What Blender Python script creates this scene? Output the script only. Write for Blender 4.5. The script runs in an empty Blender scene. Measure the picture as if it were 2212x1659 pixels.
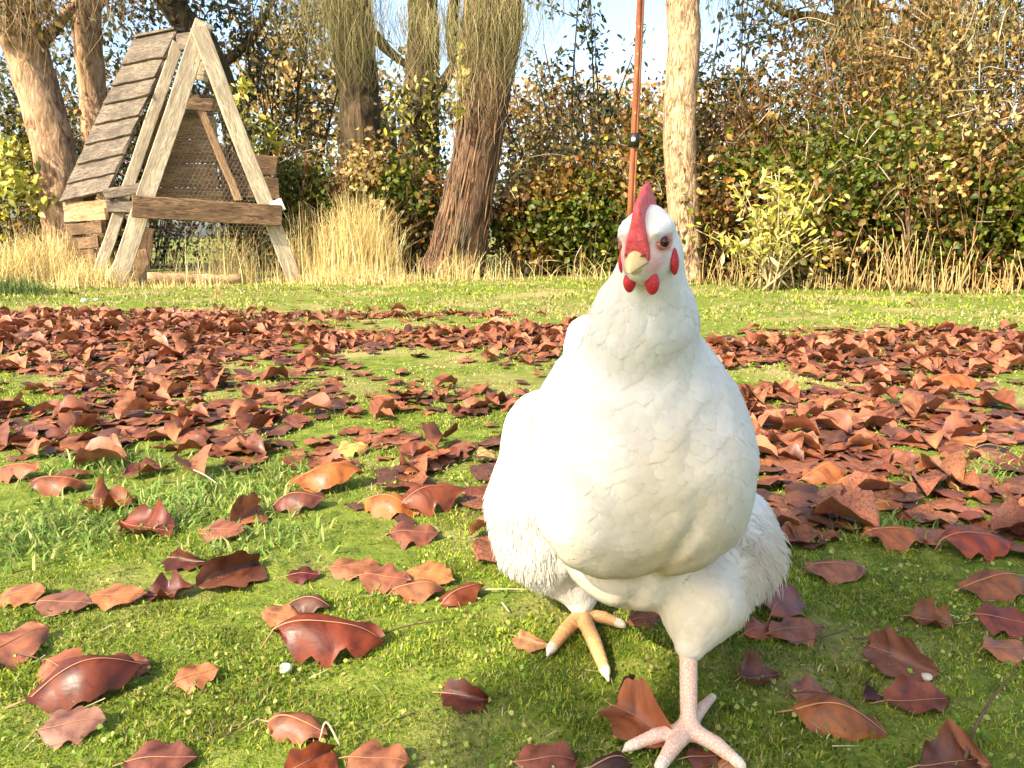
import bpy, math
import numpy as np
from mathutils import Vector, Matrix

rng = np.random.default_rng(7)
S = bpy.context.scene
COL = S.collection

# ------------------------------------------------------------------ camera, sky, sun, exposure
H, F, SC = 0.38, 739.0, 1024 / 2212.0          # camera height (m), focal (px), photo-measure scale
TH = math.atan((384 - 237) / F)
cam_d = bpy.data.cameras.new("camera")
cam_d.sensor_width = 36.0
cam_d.lens = F / 1024 * 36.0
cam_d.clip_start, cam_d.clip_end = 0.02, 800
cam = bpy.data.objects.new("camera", cam_d)
COL.objects.link(cam)
cam.location = (0, 0, H)
cam.rotation_euler = (math.pi / 2 - TH, 0, 0)
S.camera = cam

SUN_EL, SUN_AZ = math.radians(40), math.atan2(-0.66, -0.75)      # azimuth clockwise from +Y
SUN = Vector((math.sin(SUN_AZ) * math.cos(SUN_EL), math.cos(SUN_AZ) * math.cos(SUN_EL), math.sin(SUN_EL)))
W = bpy.data.worlds.new("World")
S.world = W
W.use_nodes = True
wn = W.node_tree
bg = wn.nodes["Background"]
sky = wn.nodes.new("ShaderNodeTexSky")
sky.sky_type = 'NISHITA'
sky.sun_disc = False
sky.sun_elevation = SUN_EL
sky.sun_rotation = SUN_AZ
sky.air_density, sky.dust_density, sky.ozone_density = 1.0, 3.0, 1.0
wn.links.new(sky.outputs[0], bg.inputs[0])
bg.inputs[1].default_value = 0.15
sl = bpy.data.lights.new("sun", 'SUN')
sl.energy = 3.7
sl.angle = math.radians(0.6)
sl.color = (1.0, 0.88, 0.67)
so = bpy.data.objects.new("sun", sl)
COL.objects.link(so)
so.rotation_euler = SUN.to_track_quat('Z', 'Y').to_euler()
S.view_settings.view_transform = 'Standard'
S.view_settings.look = 'None'
S.view_settings.gamma = 1.0
S.view_settings.exposure = 1.63
S.cycles.max_bounces = 4
S.cycles.diffuse_bounces = 2
S.cycles.use_adaptive_sampling = True
S.cycles.adaptive_threshold = 0.02
S.cycles.glossy_bounces = 2
S.cycles.transmission_bounces = 3
S.cycles.transparent_max_bounces = 8

# ------------------------------------------------------------------ measuring helpers (x, y measured on the photograph)
CT, ST = math.cos(TH), math.sin(TH)
def ray(x, y):
    u, v = (x * SC - 512) / F, (384 - y * SC) / F
    return np.array([u, CT + v * ST, -ST + v * CT])
def at(x, y, Y):
    d = ray(x, y)
    return np.array([0, 0, H]) + d * (Y / d[1])
def gnd(x, y, z=0.0):
    d = ray(x, y)
    return np.array([0, 0, H]) + d * ((z - H) / d[2])
def mpp(p):
    zc = p[1] * CT - (p[2] - H) * ST
    return SC / F * zc

def smooth(a, b, x):
    t = np.clip((x - a) / (b - a), 0, 1)
    return t * t * (3 - 2 * t)
_perm = np.random.default_rng(3).random((256, 256))
def vnoise(x, y):
    x = np.asarray(x, float); y = np.asarray(y, float)
    xi, yi = np.floor(x).astype(int), np.floor(y).astype(int)
    fx, fy = x - xi, y - yi
    fx, fy = fx * fx * (3 - 2 * fx), fy * fy * (3 - 2 * fy)
    g = lambda a, b: _perm[a % 256, b % 256]
    return (g(xi, yi) * (1 - fx) + g(xi + 1, yi) * fx) * (1 - fy) + (g(xi, yi + 1) * (1 - fx) + g(xi + 1, yi + 1) * fx) * fy
def fbm(x, y, o=3):
    r, a, t = 0, 1.0, 0
    for k in range(o):
        r = r + a * vnoise(x * 2 ** k + 17 * k, y * 2 ** k + 31 * k); t += a; a *= 0.5
    return r / t
def ground_z(x, y):
    x = np.asarray(x, float); y = np.asarray(y, float)
    near = 0.010 * (fbm(x * 3.1, y * 3.1) - 0.5) + 0.006 * (fbm(x * 11, y * 11, 2) - 0.5)
    return near + 0.06 * (fbm(x * .5 + 9, y * .5) - 0.5) * smooth(2.0, 4.0, y)

# ------------------------------------------------------------------ mesh helpers
def mesh_np(name, V, T, tint=None, smooth_shade=True, mat=None):
    V = np.asarray(V, np.float32); T = np.asarray(T, np.int32)
    me = bpy.data.meshes.new(name)
    k = T.shape[1]
    me.vertices.add(len(V)); me.vertices.foreach_set("co", V.ravel())
    me.loops.add(T.size); me.loops.foreach_set("vertex_index", T.ravel())
    me.polygons.add(len(T))
    me.polygons.foreach_set("loop_start", np.arange(0, T.size, k, dtype=np.int32))
    me.polygons.foreach_set("use_smooth", np.full(len(T), smooth_shade))
    if tint is not None:
        c = np.ones((len(V), 4), np.float32); c[:, :3] = tint
        ca = me.color_attributes.new("tint", 'FLOAT_COLOR', 'POINT')
        ca.data.foreach_set("color", c.ravel())
    me.update(calc_edges=True)
    if mat: me.materials.append(mat)
    return me
def link(name, data, parent=None, loc=None, **kw):
    o = bpy.data.objects.new(name, data)
    COL.objects.link(o)
    if parent is not None: o.parent = parent
    if loc is not None: o.location = loc
    for k, v in kw.items(): o[k] = v
    return o
def thing(name, loc, label, category, group=None):
    o = link(name, None, None, loc, label=label, category=category)
    o.empty_display_size = 0.1
    if group: o["group"] = group
    return o
class Acc:
    """collects triangles (with a colour for each vertex) for one mesh"""
    def __init__(s): s.V, s.T, s.C, s.n = [], [], [], 0
    def add(s, V, T, C):
        V = np.asarray(V, float).reshape(-1, 3)
        s.V.append(V); s.T.append(np.asarray(T, int) + s.n)
        C = np.asarray(C, float)
        s.C.append(np.broadcast_to(C, V.shape) if C.ndim == 1 else C); s.n += len(V)
    def mesh(s, name, mat, off=(0, 0, 0), sm=True):
        return mesh_np(name, np.concatenate(s.V) - np.asarray(off), np.concatenate(s.T), np.concatenate(s.C), sm, mat)
def tube(P, R, sides=8, rough=None):
    """tapered tube along points P with radii R -> V, T"""
    P = np.asarray(P, float); n = len(P); R = np.broadcast_to(np.asarray(R, float), (n,))
    t = np.gradient(P, axis=0); t /= np.linalg.norm(t, axis=1)[:, None] + 1e-12
    ref = np.array([0, 0, 1.0]) if abs(t[:, 2]).mean() < 0.8 else np.array([1.0, 0, 0])
    a = np.cross(t, ref); a /= np.linalg.norm(a, axis=1)[:, None] + 1e-12
    b = np.cross(t, a)
    ang = np.linspace(0, 2 * np.pi, sides, endpoint=False)
    rr = R[:, None] * (np.ones((n, sides)) if rough is None else rough(n, sides))
    V = P[:, None] + rr[..., None] * (np.cos(ang)[None, :, None] * a[:, None] + np.sin(ang)[None, :, None] * b[:, None])
    V = V.reshape(-1, 3)
    i, j = np.meshgrid(np.arange(n - 1), np.arange(sides), indexing='ij')
    i, j = i.ravel(), j.ravel(); k = (j + 1) % sides
    q = np.stack([i * sides + j, i * sides + k, (i + 1) * sides + k, (i + 1) * sides + j], 1)
    T = np.concatenate([q[:, [0, 2, 1]], q[:, [0, 3, 2]]])
    V = np.concatenate([V, P[:1], P[-1:]])
    m = np.arange(sides); m2 = (m + 1) % sides
    c0 = np.stack([np.full(sides, n * sides), m, m2], 1)
    c1 = np.stack([np.full(sides, n * sides + 1), (n - 1) * sides + m2, (n - 1) * sides + m], 1)
    return V, np.concatenate([T, c0, c1])
def curve_pts(pts, n):
    pts = np.asarray(pts, float); m = len(pts)
    if m == 2: return pts[0] + (pts[1] - pts[0]) * np.linspace(0, 1, n)[:, None]
    E = np.concatenate([[2 * pts[0] - pts[1]], pts, [2 * pts[-1] - pts[-2]]])
    out = []
    for u in np.linspace(0, m - 1 - 1e-6, n):
        i = int(u); f = u - i
        p0, p1, p2, p3 = E[i:i + 4]
        out.append(0.5 * ((2 * p1) + (-p0 + p2) * f + (2 * p0 - 5 * p1 + 4 * p2 - p3) * f * f + (-p0 + 3 * p1 - 3 * p2 + p3) * f ** 3))
    return np.array(out)

# ------------------------------------------------------------------ materials
class NT:
    def __init__(s, name):
        s.m = bpy.data.materials.new(name); s.m.use_nodes = True
        s.t = s.m.node_tree; s.p = s.t.nodes["Principled BSDF"]; s.out = s.t.nodes["Material Output"]
    def n(s, typ, **kw):
        x = s.t.nodes.new(typ)
        for k, v in kw.items(): setattr(x, k, v)
        return x
    def l(s, a, b): s.t.links.new(a, b)
    def coords(s, scale=(1, 1, 1), kind="Object"):
        tc = s.n("ShaderNodeTexCoord"); mp = s.n("ShaderNodeMapping")
        mp.inputs["Scale"].default_value = scale
        s.l(tc.outputs[kind], mp.inputs[0]); return mp.outputs[0]
    def noise(s, co, scale, detail=4, rough=0.6, dist=0.0):
        x = s.n("ShaderNodeTexNoise")
        x.inputs["Scale"].default_value = scale; x.inputs["Detail"].default_value = detail
        x.inputs["Roughness"].default_value = rough; x.inputs["Distortion"].default_value = dist
        s.l(co, x.inputs["Vector"]); return x.outputs["Fac"]
    def ramp(s, fac, stops):
        r = s.n("ShaderNodeValToRGB"); e = r.color_ramp.elements
        while len(e) < len(stops): e.new(0.5)
        for k, (p, c) in enumerate(stops):
            e[k].position = p; e[k].color = (*c, 1) if len(c) == 3 else c
        s.l(fac, r.inputs[0]); return r.outputs[0]
    def mix(s, fac, a, b, mode='MIX'):
        x = s.n("ShaderNodeMix", data_type='RGBA', blend_type=mode)
        for sock, v in ((x.inputs[0], fac), (x.inputs[6], a), (x.inputs[7], b)):
            if hasattr(v, "is_linked"): s.l(v, sock)
            elif isinstance(v, (int, float)): sock.default_value = v
            else: sock.default_value = (*v, 1)
        return x.outputs[2]
    def bump(s, h, strength=0.3, dist=0.01):
        b = s.n("ShaderNodeBump"); b.inputs["Strength"].default_value = strength; b.inputs["Distance"].default_value = dist
        s.l(h, b.inputs["Height"]); s.l(b.outputs[0], s.p.inputs["Normal"]); return b.outputs[0]
    def base(s, c, rough=0.8, spec=0.3):
        if hasattr(c, "is_linked"): s.l(c, s.p.inputs["Base Color"])
        else: s.p.inputs["Base Color"].default_value = (*c, 1)
        s.p.inputs["Roughness"].default_value = rough
        s.p.inputs["Specular IOR Level"].default_value = spec
    def attr(s): 
        a = s.n("ShaderNodeAttribute"); a.attribute_name = "tint"; return a.outputs["Color"]
    def translucent(s, col, amt):
        tr = s.n("ShaderNodeBsdfTranslucent"); s.l(col, tr.inputs[0])
        ms = s.n("ShaderNodeMixShader"); ms.inputs[0].default_value = amt
        s.l(s.p.outputs[0], ms.inputs[1]); s.l(tr.outputs[0], ms.inputs[2]); s.l(ms.outputs[0], s.out.inputs[0])

def m_tinted(name, rough=0.7, spec=0.25, trans=0.25, nscale=60.0, namp=0.45, bump=0.0):
    M = NT(name); co = M.coords()
    f = M.noise(co, nscale, 3)
    g = M.ramp(f, [(0.25, (1 - namp,) * 3), (0.75, (1 + namp * .6,) * 3)])
    c = M.mix(1.0, M.attr(), g, 'MULTIPLY')
    M.base(c, rough, spec)
    if bump: M.bump(f, bump, 0.004)
    if trans: M.translucent(c, trans)
    return M.m
M_GRASS = m_tinted("grass_blade", 0.6, 0.2, 0.35, 8.0, 0.35)
M_FOLIAGE = m_tinted("foliage_leaf", 0.5, 0.35, 0.30, 5.0, 0.4)
M_TWIG = m_tinted("twig_bark", 0.85, 0.15, 0.0, 40.0, 0.4)
M_STRAW = m_tinted("dry_straw", 0.6, 0.25, 0.3, 30.0, 0.3)

def m_deadleaf():
    M = NT("dead_leaf"); co = M.coords()
    f = M.noise(co, 22.0, 5, 0.65, 0.6)
    f2 = M.noise(M.coords((1, 6, 1)), 60.0, 3, 0.6)
    g = M.ramp(f, [(0.36, (0.42, 0.36, 0.36)), (0.5, (0.95, 0.95, 0.95)), (0.66, (1.5, 1.4, 1.25))])
    c = M.mix(1.0, M.attr(), g, 'MULTIPLY')
    sp = M.ramp(M.noise(co, 140.0, 2), [(0.66, (1, 1, 1)), (0.74, (0.45, 0.38, 0.34))])
    c = M.mix(0.6, c, sp, 'MULTIPLY')
    M.base(c, 0.38, 0.38)
    r = M.ramp(f, [(0.35, (0.34,) * 3), (0.65, (0.75,) * 3)])
    M.l(r, M.p.inputs["Roughness"])
    M.bump(f2, 0.25, 0.0015)
    M.translucent(c, 0.12)
    return M.m
M_DEAD = m_deadleaf()

def m_ground():
    M = NT("ground_moss_soil"); co = M.coords()
    big = M.noise(co, 1.6, 5, 0.6, 0.3); fine = M.noise(co, 30.0, 5, 0.7); tiny = M.noise(co, 160.0, 4, 0.7)
    moss = M.ramp(fine, [(0.3, (0.055, 0.075, 0.014)), (0.5, (0.13, 0.17, 0.022)), (0.7, (0.24, 0.25, 0.05))])
    dry = M.ramp(tiny, [(0.3, (0.13, 0.085, 0.04)), (0.5, (0.34, 0.26, 0.11)), (0.7, (0.50, 0.42, 0.20))])
    c = M.mix(M.ramp(big, [(0.50, (0, 0, 0)), (0.66, (1, 1, 1))]), moss, dry)
    c = M.mix(M.ramp(M.noise(co, 7.0, 4), [(0.60, (0, 0, 0)), (0.72, (.8, .8, .8))]), c, (0.11, 0.062, 0.032))
    M.base(c, 0.95, 0.1)
    M.bump(tiny, 0.9, 0.006)
    return M.m
M_GROUND = m_ground()

def m_bark(name, dark, mid, light, zs=0.18, scale=14, moss=0.0, bump=0.9):
    M = NT(name); co = M.coords((1, 1, zs))
    f = M.noise(co, scale, 7, 0.68, 1.2); f2 = M.noise(M.coords(), 3.0, 4)
    c = M.ramp(f, [(0.40, dark), (0.50, mid), (0.62, light)])
    c = M.mix(M.ramp(f2, [(0.45, (0, 0, 0)), (0.65, (.40, .40, .40))]), c, light)
    if moss:
        c = M.mix(M.ramp(M.noise(M.coords((1, 1, .4)), 2.2, 4), [(0.62 - moss * .3, (0, 0, 0)), (0.72, (.8, .8, .8))]), c, (0.10, 0.11, 0.025))
    M.base(c, 0.9, 0.15); M.bump(f, bump, 0.03)
    return M.m
M_BARK_PALE = m_bark("bark_pale_orange", (0.12, 0.062, 0.036), (0.32, 0.19, 0.105), (0.50, 0.34, 0.205), 0.30, 16)
M_BARK_RED = m_bark("bark_shaggy_red", (0.03, 0.020, 0.014), (0.105, 0.060, 0.036), (0.25, 0.135, 0.075), 0.12, 22, 0.2)
M_BARK_DARK = m_bark("bark_dark_mossy", (0.015, 0.012, 0.009), (0.05, 0.036, 0.022), (0.13, 0.09, 0.045), 0.12, 16, 0.4)
M_BARK_CREAM = m_bark("bark_flaky_cream", (0.07, 0.034, 0.02), (0.36, 0.235, 0.125), (0.60, 0.45, 0.27), 0.28, 36)

def m_wood(name, dark, mid, light, rough=0.85):
    M = NT(name)
    oi = M.n("ShaderNodeObjectInfo"); tc = M.n("ShaderNodeTexCoord"); vm = M.n("ShaderNodeVectorMath", operation='ADD')
    sc = M.n("ShaderNodeVectorMath", operation='SCALE'); sc.inputs[3].default_value = 37.0
    cx = M.n("ShaderNodeCombineXYZ")
    for k in range(3): M.l(oi.outputs["Random"], cx.inputs[k])
    M.l(cx.outputs[0], sc.inputs[0]); M.l(tc.outputs["Object"], vm.inputs[0]); M.l(sc.outputs[0], vm.inputs[1])
    mp = M.n("ShaderNodeMapping"); mp.inputs["Scale"].default_value = (0.9, 9, 9); M.l(vm.outputs[0], mp.inputs[0])
    mp2 = M.n("ShaderNodeMapping"); mp2.inputs["Scale"].default_value = (0.35, 1, 1); M.l(vm.outputs[0], mp2.inputs[0])
    grain = M.noise(mp.outputs[0], 9.0, 6, 0.62, 1.6); blot = M.noise(mp2.outputs[0], 7.0, 4, 0.6, 0.4)
    c = M.ramp(grain, [(0.38, dark), (0.5, mid), (0.62, light)])
    c = M.mix(M.ramp(blot, [(0.42, (0, 0, 0)), (0.66, (.75, .75, .75))]), c, dark)
    M.base(c, rough, 0.2); M.bump(grain, 0.5, 0.006)
    return M.m
M_WOOD_PALE = m_wood("wood_bleached", (0.24, 0.18, 0.12), (0.46, 0.38, 0.26), (0.62, 0.53, 0.37))
M_WOOD_GREY = m_wood("wood_roof_grey", (0.055, 0.042, 0.032), (0.135, 0.106, 0.075), (0.235, 0.188, 0.135))
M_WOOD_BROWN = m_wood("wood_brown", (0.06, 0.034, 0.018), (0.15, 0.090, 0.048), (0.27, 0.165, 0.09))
M_WOOD_TAN = m_wood("wood_orange_tan", (0.17, 0.095, 0.045), (0.37, 0.225, 0.115), (0.52, 0.34, 0.19))
def m_plain(name, c, rough=0.6, spec=0.3, metal=0.0, var=0.2, scale=40.0):
    M = NT(name); f = M.noise(M.coords(), scale, 3)
    M.base(M.mix(1.0, c, M.ramp(f, [(0.3, (1 - var,) * 3), (0.7, (1 + var,) * 3)]), 'MULTIPLY'), rough, spec)
    M.p.inputs["Metallic"].default_value = metal
    return M.m
M_WIRE = m_plain("galvanised_wire", (0.20, 0.19, 0.15), 0.6, 0.3, 0.2)

# ------------------------------------------------------------------ ground
def build_ground():
    xs = np.concatenate([-np.geomspace(300, 6, 14), np.linspace(-5, 5, 160), np.geomspace(6, 300, 14)])
    ys = np.concatenate([-np.geomspace(60, 1.2, 10), np.linspace(-0.6, 2.6, 130), np.linspace(2.65, 9, 90), np.geomspace(9.5, 400, 16)])
    X, Y = np.meshgrid(xs, ys, indexing='ij')
    V = np.stack([X, Y, ground_z(X, Y)], -1).reshape(-1, 3)
    n, m = len(xs), len(ys)
    i, j = np.meshgrid(np.arange(n - 1), np.arange(m - 1), indexing='ij'); i, j = i.ravel(), j.ravel()
    Q = np.stack([i * m + j, (i + 1) * m + j, (i + 1) * m + j + 1, i * m + j + 1], 1)
    link("ground", mesh_np("ground", V, Q, None, True, M_GROUND), kind="structure")
build_ground()

# ------------------------------------------------------------------ grass (stuff)
G_MOSS = np.array([(0.17, 0.265, 0.016), (0.26, 0.335, 0.026), (0.38, 0.40, 0.05), (0.10, 0.17, 0.014)])
G_DRY = np.array([(0.42, 0.34, 0.13), (0.34, 0.25, 0.10), (0.50, 0.44, 0.22)])
def pal(P, n, w=None):
    P = np.asarray(P, float)
    return P[rng.choice(len(P), n, p=w)] * rng.uniform(0.75, 1.25, (n, 1))
def blades(R, h, wd, lean, col, up_curve=0.5):
    """R roots (N,3) -> two-segment blades"""
    N = len(R); a = rng.uniform(0, 2 * np.pi, N)
    d = np.stack([np.cos(a), np.sin(a), np.zeros(N)], 1); s = np.stack([-d[:, 1], d[:, 0], np.zeros(N)], 1)
    fa = rng.uniform(0, 2 * np.pi, N); s = np.stack([np.cos(fa), np.sin(fa), np.zeros(N)], 1)
    up = np.array([0, 0, 1.0])
    mid = R + h[:, None] * (0.55 * up + (lean * 0.35)[:, None] * d)
    tip = R + h[:, None] * ((1 - 0.35 * np.minimum(lean, 1.4))[:, None] * up + lean[:, None] * d)
    w = wd[:, None]
    V = np.stack([R - s * w, R + s * w, mid - s * w * .75, mid + s * w * .75, tip], 1).reshape(-1, 3)
    b = np.arange(N)[:, None] * 5
    T = np.concatenate([b + [0, 1, 3], b + [0, 3, 2], b + [2, 3, 4]])
    return V, T, np.repeat(col, 5, 0)
def dryness(x, y):
    return np.clip(smooth(0.50, 0.66, fbm(x * 1.9 + 3, y * 1.9 + 8, 4)) + .40 * smooth(1.4, 3.2, y) + 1.1 * np.exp(-(((x + .25) / .55) ** 2 + ((y - 2.05) / .33) ** 2)) + 1.1 * np.exp(-(((x - 1.35) / .40) ** 2 + ((y - 1.75) / .22) ** 2)), 0, 1)
def grass_zone(N, y0, y1, hmin, hmax, wd, margin=0.12):
    y = np.sqrt(rng.uniform(y0 ** 2, y1 ** 2, N))
    x = rng.uniform(-1, 1, N) * (0.72 * y + margin)
    dr = dryness(x, y)
    bare = fbm(x * 5 + 40, y * 5, 3)
    keep = rng.random(N) > np.clip(smooth(0.50, 0.64, bare) + .8 * smooth(.60, .70, fbm(x * 19 + 9, y * 19, 2)), 0, 1) * 0.93
    x, y, dr = x[keep], y[keep], dr[keep]; n = len(x)
    tuft = fbm(x * 14, y * 14 + 5, 2)
    h = rng.uniform(hmin, hmax, n) * (0.45 + 1.1 * tuft) * (1 - 0.35 * dr)
    R = np.stack([x, y, ground_z(x, y) - 0.002], 1)
    isdry = rng.random(n) < 0.12 + 0.62 * dr
    col = np.where(isdry[:, None], pal(G_DRY, n), pal(G_MOSS, n) * (0.25 + 0.85 * fbm(x * 4, y * 4 + 70, 2) + .75 * fbm(x * 27, y * 27 + 7, 2))[:, None])
    return blades(R, h, np.full(n, wd) * rng.uniform(.6, 1.3, n), rng.uniform(0.1, 1.1, n), col)
def leaf_cloud(A, P, size, cols, aspect=.5, droop=.3, face=None):
    """pointed folded leaves at points P"""
    N = len(P)
    d = rng.normal(0, 1, (N, 3)); d[:, 2] -= droop; d /= np.linalg.norm(d, axis=1)[:, None]
    nrm = rng.normal(0, 1, (N, 3)) + np.array([-.3, -.7, .9])
    s = np.cross(d, nrm); s /= np.linalg.norm(s, axis=1)[:, None] + 1e-9
    nn = np.cross(s, d)
    L = (size * rng.uniform(.6, 1.35, N))[:, None]; w = L * aspect * .5
    base, tip = P - d * L * .5, P + d * L * .5 - nn * L * .08
    m1 = P - d * L * .12
    V = np.stack([base, m1 - s * w + nn * w * .35, m1 + s * w + nn * w * .35, P + d * L * .18 - s * w * .8 + nn * w * .25, P + d * L * .18 + s * w * .8 + nn * w * .25, tip, m1, P + d * L * .18], 1).reshape(-1, 3)
    b = np.arange(N)[:, None] * 8
    T = np.concatenate([b + [0, 6, 1], b + [0, 2, 6], b + [1, 6, 7], b + [1, 7, 3], b + [6, 2, 4], b + [6, 4, 7], b + [3, 7, 5], b + [7, 4, 5]])
    A.add(V, T, np.repeat(cols, 8, 0))
def build_grass():
    A = Acc()
    A.add(*grass_zone(150000, 0.34, 0.95, 0.0035, 0.0085, 0.00075))
    A.add(*grass_zone(95000, 0.95, 1.9, 0.004, 0.011, 0.0013))
    A.add(*grass_zone(60000, 1.9, 4.0, 0.006, 0.016, 0.0026))
    A.add(*grass_zone(70000, 3.2, 8.0, 0.012, 0.036, 0.0045))
    n = 11000; y = np.sqrt(rng.uniform(.36 ** 2, 1.5 ** 2, n)); x = rng.uniform(-1, 1, n) * (.72 * y + .1)
    kq = fbm(x * 9 + 50, y * 9, 2) > .47; x, y = x[kq], y[kq]; n = len(x)
    leaf_cloud(A, np.stack([x, y, ground_z(x, y) + rng.uniform(.002, .008, n)], 1), .0045, pal([(.22, .32, .04), (.34, .40, .08), (.13, .22, .03), (.42, .40, .12)], n), .8, .0)
    n = 900; y = np.sqrt(rng.uniform(.36 ** 2, 2.4 ** 2, n)); x = rng.uniform(-1, 1, n) * (.72 * y + .1); a_ = rng.uniform(0, 6.28, n)
    L_ = rng.uniform(.008, .030, n); z_ = ground_z(x, y) + rng.uniform(.004, .009, n); dx, dy = np.cos(a_) * L_, np.sin(a_) * L_; w_ = .0006
    Vs = np.stack([np.stack([x - dy * .03, y + dx * .03, z_], 1), np.stack([x + dy * .03, y - dx * .03, z_], 1), np.stack([x + dx, y + dy, z_ + rng.uniform(-.002, .006, n)], 1)], 1).reshape(-1, 3)
    A.add(Vs, np.arange(n * 3).reshape(-1, 3), np.repeat(pal([(.55, .46, .26), (.40, .28, .14), (.62, .56, .36)], n), 3, 0))
    link("grass", A.mesh("grass", M_GRASS), kind="stuff", label="short green and straw coloured mossy lawn grass", category="grass")
    B = Acc()                                             # taller fresh grass tufts
    for (px, py, rx, n, hh) in [(430, 1085, .15, 700, .030), (330, 1130, .12, 400, .022), (620, 1020, .12, 300, .024), (90, 1140, .16, 500, .022),
                                (230, 1010, .12, 350, .035), (60, 1180, .10, 350, .03), (2060, 1030, .10, 300, .03), (2150, 1010, .1, 260, .03),
                                (1900, 1150, .08, 200, .03), (560, 1180, .1, 250, .028)]:
        c = gnd(px, py)
        x = c[0] + rng.normal(0, rx * .5, n); y = c[1] + rng.normal(0, rx * .35, n)
        R = np.stack([x, y, ground_z(x, y) - .002], 1)
        B.add(*blades(R, rng.uniform(.4, 1, n) * hh, rng.uniform(.0012, .0022, n), rng.uniform(.2, 1.3, n), pal([(0.15, 0.26, 0.04), (0.22, 0.32, 0.07), (0.36, 0.38, 0.12)], n)))
    link("tall_grass", B.mesh("tall_grass", M_GRASS), kind="stuff", label="taller fresh green grass blades among the fallen leaves", category="grass")
build_grass()

# ------------------------------------------------------------------ fallen leaves
D_RED = [(0.20, 0.045, 0.018), (0.26, 0.070, 0.026), (0.15, 0.035, 0.018), (0.30, 0.10, 0.035)]
D_PINK = [(0.30, 0.105, 0.055), (0.38, 0.155, 0.075), (0.25, 0.095, 0.055), (0.42, 0.18, 0.065)]
D_DARK = [(0.075, 0.025, 0.017), (0.10, 0.035, 0.025), (0.13, 0.055, 0.045)]
def leaf_geo(r, L=1.0, ratio=0.55, roll=0.0, arch=0.0, ripple=0.05, twist=0.0, lobe=0.16, nu=11, ns=4, fold=0.0, droop=0.0):
    """one dead leaf: length L along x, curled; roll > 0 edges down"""
    u = np.linspace(0, 1, nu); s = np.linspace(-1, 1, ns + 1)
    U, Sg = np.meshgrid(u, s, indexing='ij')
    prof = np.sin(np.pi * np.clip(U, 0, 1) ** 0.85) ** 0.75
    ph = r.uniform(0, 6.28); fr = r.uniform(2.6, 3.6)
    lb = 1 + lobe * (.35 + .65 * np.abs(Sg)) * (np.abs(((U * fr + ph + .15 * np.sign(Sg)) % 1) * 2 - 1) * 2 - 1)
    lb2 = 1 + 0.08 * np.sin(U * 23 + ph * 3 + Sg * 2)
    hw = 0.5 * ratio * prof * lb * lb2 + 0.004
    w = Sg * hw
    k = roll / (0.5 * ratio) + 1e-4
    ang = w * k
    y = np.sin(ang) / k; z = -(1 - np.cos(ang)) / k
    z = z + fold * np.abs(w)
    z = z + ripple * ratio * np.abs(Sg) ** 1.5 * np.sin(U * r.uniform(9, 15) + ph + Sg * 1.3) + 0.015 * np.sin(U * 7 + ph * 2)
    x = U - 0.5
    if abs(arch) > 1e-3:                                   # bend along the length
        R = 1 / arch; a2 = x * arch
        xx = np.sin(a2) * (R + z); zz = np.cos(a2) * (R + z) - R
        x, z = xx, zz
    if twist:
        tw = (U - .5) * twist; y, z = y * np.cos(tw) - z * np.sin(tw), y * np.sin(tw) + z * np.cos(tw)
    x = x + 0.03 * np.sin(Sg * 3 + ph)
    V = np.stack([x, y, z], -1).reshape(-1, 3) * L
    m = ns + 1
    i, j = np.meshgrid(np.arange(nu - 1), np.arange(ns), indexing='ij'); i, j = i.ravel(), j.ravel()
    q = np.stack([i * m + j, (i + 1) * m + j, (i + 1) * m + j + 1, i * m + j + 1], 1)
    return V, np.concatenate([q[:, [0, 1, 2]], q[:, [0, 2, 3]]])
def rotm(yaw, pitch=0, rollx=0):
    return np.array((Matrix.Rotation(yaw, 3, 'Z') @ Matrix.Rotation(pitch, 3, 'Y') @ Matrix.Rotation(rollx, 3, 'X')))
PAL_ALL = D_RED + D_PINK + D_PINK[:2] + D_DARK[:2]
def leaf_density(x, y):
    """the drift of leaves: thick band across the lawn, thin towards the camera"""
    left = smooth(1.05, 1.45, y); right = smooth(0.80, 0.92, y)
    wgt = smooth(-0.05, 0.35, x / np.maximum(y, .3))
    near = left * (1 - wgt) + right * wgt
    edge = 3.75 - 0.75 * smooth(-0.1, 0.3, x / y) + 0.35 * (fbm(x * 2.3, y * .2 + 3) - .5)
    far = 1 - smooth(edge - 0.12, edge + 0.10, y)
    patch = 1 - 0.93 * smooth(0.50, 0.60, fbm(x * 1.35 + 21, y * 2.1 + 5, 3)) * smooth(1.2, 1.5, y)
    bare = np.exp(-(((x + .25) / .55) ** 2 + ((y - 2.05) / .33) ** 2)) + np.exp(-(((x - 1.35) / .35) ** 2 + ((y - 1.75) / .18) ** 2))
    pile = .8 * np.exp(-(((x + .10) / .12) ** 2 + ((y - 1.13) / .12) ** 2))
    return np.clip(near * far * patch * (1 - 0.93 * np.clip(bare * 1.3, 0, 1)) + pile, 0, 1)
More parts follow.
